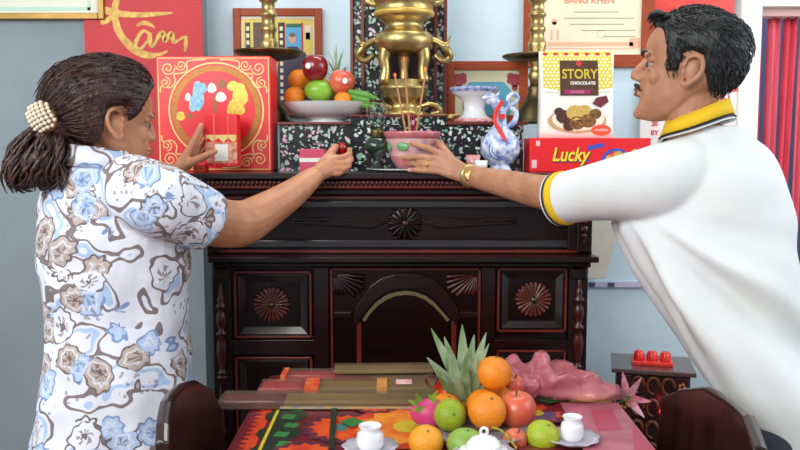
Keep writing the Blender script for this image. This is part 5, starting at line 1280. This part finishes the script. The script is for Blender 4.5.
# ---- incense packets at the far edge
clearp = mat('cellophane', (150, 130, 110), .08, alpha=.24, coat=1.0, bump=.35, bscale=30, stretch=(.5, 1, 1))
def packet(px0, px1, py, Y, z0_, h, dep, cols, label, seed, yaw=0.0):
    x0, x1 = PX(px0, Y), PX(px1, Y); t = thing('incense_packet', ((x0+x1)/2, Y, z0_), label, 'packet')
    R = Matrix.Rotation(yaw, 3, 'Z'); cen = Vector(((x0+x1)/2, Y, z0_))
    random.seed(seed); L_ = x1-x0; r = .0022; n_ = 0
    rowsn = int(h/(2*r)); coln = int(dep/(2*r))
    for (m_, ua, ub, nm) in cols:
        mb = MB()
        for i in range(coln):
            for j in range(rowsn):
                if 0 < i < coln-1 and j < rowsn-1: continue
                y = -dep/2+r+i*2*r; zz = r+j*2*r+r*.0
                a = cen+R @ Vector((-L_/2+L_*ua+random.uniform(-.002, .002), y, zz)); b_ = cen+R @ Vector((-L_/2+L_*ub, y, zz)); mb.tube([a, b_], r*.98, n=5, rnd=False)
        o = mb.build(nm, m_, t); o['kind'] = 'stuff'
    def bx(u0, u1, e): return MB().box(tuple(cen+Vector((-L_/2+L_*u0, -dep/2-e, -0.0))), tuple(cen+Vector((-L_/2+L_*u1, dep/2+e, h+e))), rot=R, piv=tuple(cen))
    bx(-.01, 1.01, .0016).build('cellophane_wrap', clearp, t, bevel=.002)
    return t, bx
inc_o = mat('olive_incense', (122, 92, 42), .8, var=.3, vscale=60, stretch=(.1, 1, 1)); inc_r = mat('crimson_stick_ends', (160, 14, 38), .6, var=.2, vscale=60); inc_m = mat('maroon_stick_ends', (84, 14, 28), .6)
lab = mat('yellow_red_band', (214, 120, 50), .5, var=.6, vscale=60, rgb2=(196, 40, 40)); 
Yp = 1.70
t, bx = packet(223, 432, 410, 1.595, ZTB+.0015, .016, .07, [(inc_m, 0, .30, 'stick_ends'), (inc_o, .30, 1, 'incense_bundle')], 'long incense packet nearest the camera with maroon ends overhanging the table', 1, 0)
MB().box((PX(280, 1.56), 1.5582, ZTB+.003), (PX(430, 1.56), 1.5594, ZTB+.008)).build('wrapper_edge', mat('gold_stripe_wrapper', (206, 160, 70), .4, var=.7, vscale=50, rgb2=(120, 140, 150)), t)
t, bx = packet(262, 436, 400, 1.670, ZTB+.0015, .020, .068, [(inc_r, 0, .26, 'stick_ends'), (inc_o, .26, 1, 'incense_bundle')], 'incense packet with a red and yellow paper band in the middle row', 2, .015)
bx(.25, .33, .0024).build('paper_band', lab, t); bx(.66, .72, .0024).build('paper_band', mat('orange_band', (206, 140, 70), .5, var=.3, vscale=60), t)
t, bx = packet(283, 430, 385, 1.737, ZTB+.0015, .026, .055, [(inc_r, 0, .62, 'stick_ends'), (inc_o, .62, 1, 'incense_bundle')], 'incense packet with long crimson ends in the rear row', 3, 0)
bx(0.0, .035, .0024).build('paper_band', lab, t)
t, bx = packet(335, 432, 378, 1.737, ZTB+.0325, .007, .06, [(inc_o, 0, 1, 'incense_bundle')], 'flat olive incense packet lying topmost on the rear packet', 4, 0.03)
c = P(404, 388, 1.636); MB().box((c.x-.017, 1.660, ZTB+.0235), (c.x+.017, 1.690, ZTB+.0250)).build('paper_label', mat('red_white_label', (216, 130, 130), .5, var=.5, vscale=40, rgb2=(236, 226, 220)), t)

# ---- pink plastic bag
bagm = mat('pink_plastic_film', (226, 140, 148), .16, var=.4, vscale=18, rgb2=(204, 108, 120), alpha=.60, coat=.5, bump=.35, bscale=22, stretch=(.4, 1, 1.4))
bg_ = thing('plastic_bag', (PX(565, 1.63), 1.63, ZTB+.0016), 'crumpled translucent pink plastic bag at the far right of the table', 'bag')
rows = [(503, 362, 368, .012), (509, 355, 390, .030), (517, 354, 398, .040), (525, 361, 403, .040), (532, 362, 406, .046), (539, 353, 409, .040), (546, 354, 411, .050), (554, 362, 413, .052), (566, 364, 414, .054), (578, 372, 414, .052), (592, 374, 413, .052), (604, 382, 412, .046), (613, 384, 411, .038), (619, 390, 408, .022), (622, 396, 402, .006)]
rings = []
for (px, pt, pb, d) in catmull(rows, 5):
    top = P(px, pt, 1.63); z0_ = ZTB+.0016; zt_ = top.z; ring = []
    zb_ = max(z0_, P(px, pb, 1.63-d).z); 
    for k_ in range(52):
        a = 2*PI*k_/52; c0, s0 = math.cos(a), math.sin(a)
        p = Vector((top.x, 1.63+d*c0, (zt_+zb_)/2+(zt_-zb_)/2*math.copysign(abs(s0)**.8, s0)))
        q_ = Vector((p.x*.30+p.z*.35, p.y*.8, p.z)); w_ = .5-2.6*abs(noise.noise(q_*26))-.5*abs(noise.noise(Vector((p.x*.6-p.z*.6, p.y, p.z))*60))+.9*noise.noise(p*13)
        n_ = Vector((0, c0, s0)); p += n_*w_*.015; p.x += .008*noise.noise(Vector((p.z*30, c0*3, px*.1)))
        p.z = max(p.z, z0_); ring.append(p)
    rings.append(ring)
MB().rings(rings).build('bag_film', bagm, bg_)
mb = MB(); random.seed(5)
mb = MB()
MB().ell(P(590, 400, 1.63), (.05, .03, .014)).build('bag_contents', mat('bag_content_yellow', (214, 176, 110), .6), bg_)

# ---- lily beside the bag
lc = P(628, 398, 1.66); lily = thing('lily', tuple(lc), 'pink and white lily bloom at the right edge of the table', 'flower')
petm = mat('lily_petal', (206, 70, 116), .5, var=.5, vscale=30, rgb2=(236, 190, 204))
random.seed(2)
for i, (px, py, yy) in enumerate(((621, 372, .0), (640, 378, -.02), (650, 402, -.03), (643, 418, -.04), (612, 388, -.02), (636, 392, .05))):
    tip = P(px, py, 1.66+yy); mb = MB(); leaf_blade(mb, lc, tip, .011, Vector((0, -.01, .004)), up=-Y_); mb.build('petal', petm, lily)
MB().tube([lc, P(618, 404, 1.67), P(604, 408, 1.66), P(590, 406, 1.64)], [.004, .003, .003, .003], n=8, sub=3).build('stalk', mat('green_stalk', (84, 120, 60), .5), lily)
mb = MB(); leaf_blade(mb, P(612, 404, 1.66), P(630, 400, 1.64), .010, (0, 0, .005)); mb.build('leaf', mat('lily_leaf', (120, 160, 90), .5), lily)
for k_ in range(4): MB().tube([lc, lc+Vector((.012*math.cos(k_*1.5), -.02, .012*math.sin(k_*1.5)))], [.001, .002], n=6).build('stamen', mat('stamen_green', (170, 180, 90), .5), lily)

# ---- fruit pile on table
xd_ = PX(476, 1.44)
fp_ = thing('fruit_dish', (xd_, 1.44, ZTB), 'shallow glass dish under the fruit pile on the table', 'dish')
MB().lathe([(.06, 0), (.07, .002), (.104, .010), (.106, .012), (.07, .004), (.001, .004)], (xd_, 1.44, ZTB+.0017), n=40).build('dish_body', mat('pale_glass_dish', (210, 206, 214), .1, trans=.6), fp_)
fruit('orange', P(487, 411, 1.425), .0355, 'large orange in the middle of the table fruit pile', rot=(.5, .2, 0))
fruit('orange', P(494, 373, 1.490), .0335, 'orange topmost on the table pile beside the pineapple crown', rot=(.1, .1, 0))
fruit('yellow_orange', P(426, 442, 1.355), .0310, 'orange at the lower left of the table pile', rot=(.5, .1, 0))
fruit('green_orange', P(450, 415, 1.430), .0300, 'green-skinned orange under the pineapple crown', rot=(1.2, .2, 0))
fruit('lime_yellow', P(543, 436, 1.385), .0305, 'yellow green mandarin at the right of the pile', rot=(.4, .3, 0))
fruit('apple', P(517, 410, 1.462), .0365, 'large pink striped apple right of the middle orange', rot=(.15, -.1, 0))
fruit('apple', P(515, 441, 1.385), .0225, 'small red and yellow apple behind the lidded pot', rot=(.3, .2, 0))
fruit('guava', P(466, 444, 1.350), .0300, 'bumpy green fruit low behind the white lidded pot', rot=(.2, .1, 0))
fruit('apple', P(512, 386, 1.530), .0240, 'small red apple tucked behind the topmost orange', rot=(.3, .2, 0))
for (x_, y_, z_, r_, l_) in ((484, 1.475, .036, .034, 'orange hidden low in the middle of the pile'), (506, 1.530, .036, .034, 'orange at the back of the pile below the small apple'), (446, 1.470, .033, .030, 'orange low at the back left of the pile')):
    fruit('orange', (PX(x_, y_), y_, ZTB+z_), r_, l_, rot=(.3, .2, 0))
# dragon fruit
dcn = P(425, 413, 1.455); dr = thing('dragon_fruit', tuple(dcn-Z_*.028), 'pink dragon fruit with green scales left of the pile', 'fruit')
dpm = mat('dragon_fruit_pink', (214, 62, 124), .45, var=.3, vscale=18)
MB().ell(dcn+Vector((.01, 0, 0)), (.038, .027, .027)).build('fruit_body', dpm, dr)
for (a, b_) in (((418, 404), (408, 402)), ((420, 402), (416, 394)), ((430, 400), (438, 392)), ((424, 408), (412, 412)), ((436, 402), (428, 396))):
    mb = MB(); leaf_blade(mb, P(*a, 1.435), P(*b_, 1.43), .007, (0, 0, .003), up=-Y_); mb.build('scale_leaf', mat('scale_green', (140, 170, 60), .5, var=.5, vscale=60), dr)
# pineapple
pc = P(462, 396, 1.52); pn = thing('pineapple', (pc.x, 1.52, ZTB+.005), 'pineapple with big spiky green crown in the table pile', 'fruit')
MB().ell((pc.x, 1.535, pc.z-.022), (.036, .042, .036)).build('pineapple_body', pskin, pn)
leafm2 = mat('crown_leaf', (92, 132, 78), .45, var=.6, vscale=34, rgb2=(178, 192, 160), stretch=(1, 1, .4))
LV = [((462, 388), (431, 330), .010, -.015), ((464, 386), (462, 326), .012, -.005), ((468, 388), (486, 334), .010, -.01), ((460, 392), (427, 359), .010, -.03), ((464, 394), (489, 345), .009, -.02), ((458, 396), (432, 368), .008, -.04), ((470, 396), (488, 384), .007, -.03), ((456, 398), (438, 378), .007, -.05),
      ((465, 392), (468, 350), .013, -.045), ((459, 394), (450, 352), .012, -.035), ((468, 396), (476, 358), .011, -.045), ((463, 400), (466, 366), .013, -.055), ((458, 401), (446, 384), .008, -.055), ((470, 400), (480, 372), .009, -.04), ((466, 384), (474, 336), .010, .02), ((460, 384), (444, 338), .010, .02), ((462, 402), (456, 378), .011, -.06)]
for (a, b_, w_, yy) in LV:
    mb = MB(); leaf_blade(mb, P(*a, 1.52+yy*.4), P(*b_, 1.52+yy), w_*1.4, Vector((0, -.004, .004)), up=-Y_, n=8); mb.build('leaf', leafm2, pn)
# orange-red blossoms at the left of the crown
bc_ = P(443, 388, 1.54); bs = thing('orange_blossom', (bc_.x, 1.54, ZTB+.05), 'orange and red blossom with dark curly sprig left of pineapple crown', 'flower')
random.seed(6); 
for k_ in range(9):
    a = k_*.7; mb = MB(); leaf_blade(mb, bc_, bc_+Vector((.022*math.cos(a), -.012, .024*math.sin(a))), .009, (0, -.004, 0), up=-Y_); mb.build('petal', mat('orange_red_petal', (236, 96, 36), .45, var=.5, vscale=40, rgb2=(214, 40, 30)), bs)
MB().tube([bc_, (bc_.x, 1.55, ZTB+.02)], .003).build('stalk', mat('green_stalk', (84, 120, 60), .5), bs)
c = P(431, 381, 1.54); MB().tube([c+Vector((.010*math.cos(t)*(1+.2*math.sin(3*t)), .004*math.sin(2*t), .012*math.sin(t))) for t in [k_*.6 for k_ in range(20)]], .0022, n=6).build('curly_sprig', mat('dark_red_brown', (90, 34, 34), .5), bs)
# thin yellow-black cord in front of apple
o = MB().tube([P(493, 428, 1.37), P(500, 430, 1.37), P(508, 437, 1.355), P(516, 448, 1.34)], .0022, n=6, sub=4).build('yellow_twig', mat('yellow_twig', (200, 180, 40), .5, var=.7, vscale=120, rgb2=(40, 50, 20))); tag(o, 'thin yellow green twig between the lidded pot and the small apple', 'twig')

# ---- white teapot, cups, saucers
tpc = tp(484, 476); tpx, tpy = P(484, 440, 1.31).x, 1.31
tpt = thing('lidded_pot', (tpx, tpy, ZTB+.0016), 'white porcelain lidded pot with ring knob in front of fruit', 'pot')
zz = ZTB+.0072; k = 1.31/FPX
top = P(484, 447, 1.31).z-zz
MB().lathe([(.026, 0), (.027, .004), (.038, top*.3), (.043, top*.55), (.038, top*.85), (.026, top)], (tpx, tpy, zz), n=36).build('pot_body', porcelain, tpt)
h = top-.002
lid = MB().lathe([(.030, h), (.031, h+.003), (.028, h+.010), (.020, h+.018), (.008, h+.0225), (.004, h+.0235)], (tpx, tpy, zz), n=36).build('lid', porcelain, tpt)
kc = Vector((tpx, tpy, zz+h+.029)); MB().tube([kc+Vector((.0058*math.cos(t), 0, .0064*math.sin(t))) for t in [2*PI*i/14-PI/2 for i in range(15)]], .0026, n=8, rnd=False).build('knob', porcelain, lid)
sauc = mat('grey_scalloped_porcelain', (196, 190, 204), .15, coat=.4)
def milkjug(px, py_top, py_bot, Y, r, label, slabel):
    x = PX(px, Y); z0_ = ZTB+.0016
    n_ = 40; o = MB(); rings = []
    for (rr_, z_) in ((.03, 0), (.034, .003), (.047, .010), (.048, .0115), (.034, .006), (.001, .005)):
        rings.append([Vector((x+rr_*(1+(.05*math.cos(10*2*PI*q_/n_) if rr_ > .04 else 0))*math.cos(2*PI*q_/n_), Y+rr_*(1+(.05*math.cos(10*2*PI*q_/n_) if rr_ > .04 else 0))*math.sin(2*PI*q_/n_), z0_+z_)) for q_ in range(n_)])
    so = o.rings(rings).build('saucer', sauc); tag(so, slabel, 'saucer')
    zb_ = z0_+.0055; H = P(px, py_top, Y).z-zb_
    t = MB().lathe([(r*.75, 0), (r*.85, H*.05), (r*.98, H*.22), (r*1.0, H*.5), (r*.92, H*.70), (r*.68, H*.82), (r*.84, H*.97), (r*.86, H), (r*.76, H), (r*.64, H*.85), (r*.9, H*.6), (.001, H*.3)], (x, Y, zb_), n=32).build('tea_cup', mat('white_cup', (232, 232, 236), .12, coat=.5)); tag(t, label, 'cup')
    return t
rings = []
for (rr_, z_) in ((.03, 0), (.034, .003), (.050, .011), (.051, .0125), (.034, .0055), (.001, .0045)):
    rings.append([Vector((tpx+rr_*(1+(.05*math.cos(10*2*PI*q_/40) if rr_ > .04 else 0))*math.cos(2*PI*q_/40), tpy+rr_*(1+(.05*math.cos(10*2*PI*q_/40) if rr_ > .04 else 0))*math.sin(2*PI*q_/40), ZTB+.0016+z_)) for q_ in range(40)])
tag(MB().rings(rings).build('saucer', sauc), 'scalloped pale saucer under the white lidded pot', 'saucer')
milkjug(370, 425, 460, 1.335, .0235, 'white porcelain vase-shaped cup on saucer at left of table', 'scalloped pale saucer under the left white cup')
milkjug(573, 416, 452, 1.38, .0205, 'white porcelain vase-shaped cup right of the fruit pile', 'scalloped pale saucer under the right white cup')

# ================================================================== CHAIRS
chair_m = mat('chair_dark_wood', (52, 22, 16), .3, var=.5, vscale=8, rgb2=(30, 12, 10), coat=.4, stretch=(1, 3, 1))
def chair(x, y0, y1, sgn, zl, label, arch):
    """back in a plane across x, seat towards the table (sgn = direction of the seat)"""
    ym = (y0+y1)/2; t = thing('dining_chair', (x+sgn*.2, ym, 0), label, 'chair', None)
    # curved solid back panel
    n_ = 20; R0 = []
    outer = []
    for k_ in range(n_+1):
        f = k_/n_; y = y0+(y1-y0)*f; zt_ = arch(f); bow = .03*math.sin(f*PI)
        outer.append((y, zt_, bow))
    mb = MB(); rings = []
    for (y, zt_, bow) in outer:
        xa = x-sgn*bow; zb_ = .47
        rings.append([Vector((xa-.011, y, zb_)), Vector((xa+.011, y, zb_)), Vector((xa+.011-sgn*.02, y, zt_-.004)), Vector((xa-sgn*.02, y, zt_)), Vector((xa-.011-sgn*.02, y, zt_-.004))])
    mb.rings(rings, smooth=False).build('backrest', chair_m, t, bevel=.003)
    MB().box((min(x, x+sgn*.38), y0+.01, .43), (max(x, x+sgn*.38), y1-.01, .465)).build('seat', chair_m, t, bevel=.006)
    for dx in (.03, .35):
        for yy in (y0+.03, y1-.03):
            MB().tube([(x+sgn*dx, yy, .0), (x+sgn*dx, yy, .44)], [.014, .02], n=10, rnd=False).build('leg', chair_m, t)
    for yy in (y0+.03, y1-.03):
        MB().tube([(x+sgn*.03, yy, .2), (x+sgn*.35, yy, .2)], .009, n=8).build('stretcher', chair_m, t)
    return t
chair(-.345, 1.19, 1.55, 1, .85, 'dark brown wooden chair with rounded back at left of table', lambda f: interp([(0, .825), (.10, .842), (.3, .855), (.6, .852), (.75, .842), (.9, .81), (1, .76)], f))
chair(.505, 1.13, 1.54, -1, .85, 'dark brown wooden chair in front of the man at right', lambda f: interp([(0, .84), (.2, .860), (.66, .848), (.85, .82), (1, .785)], f))
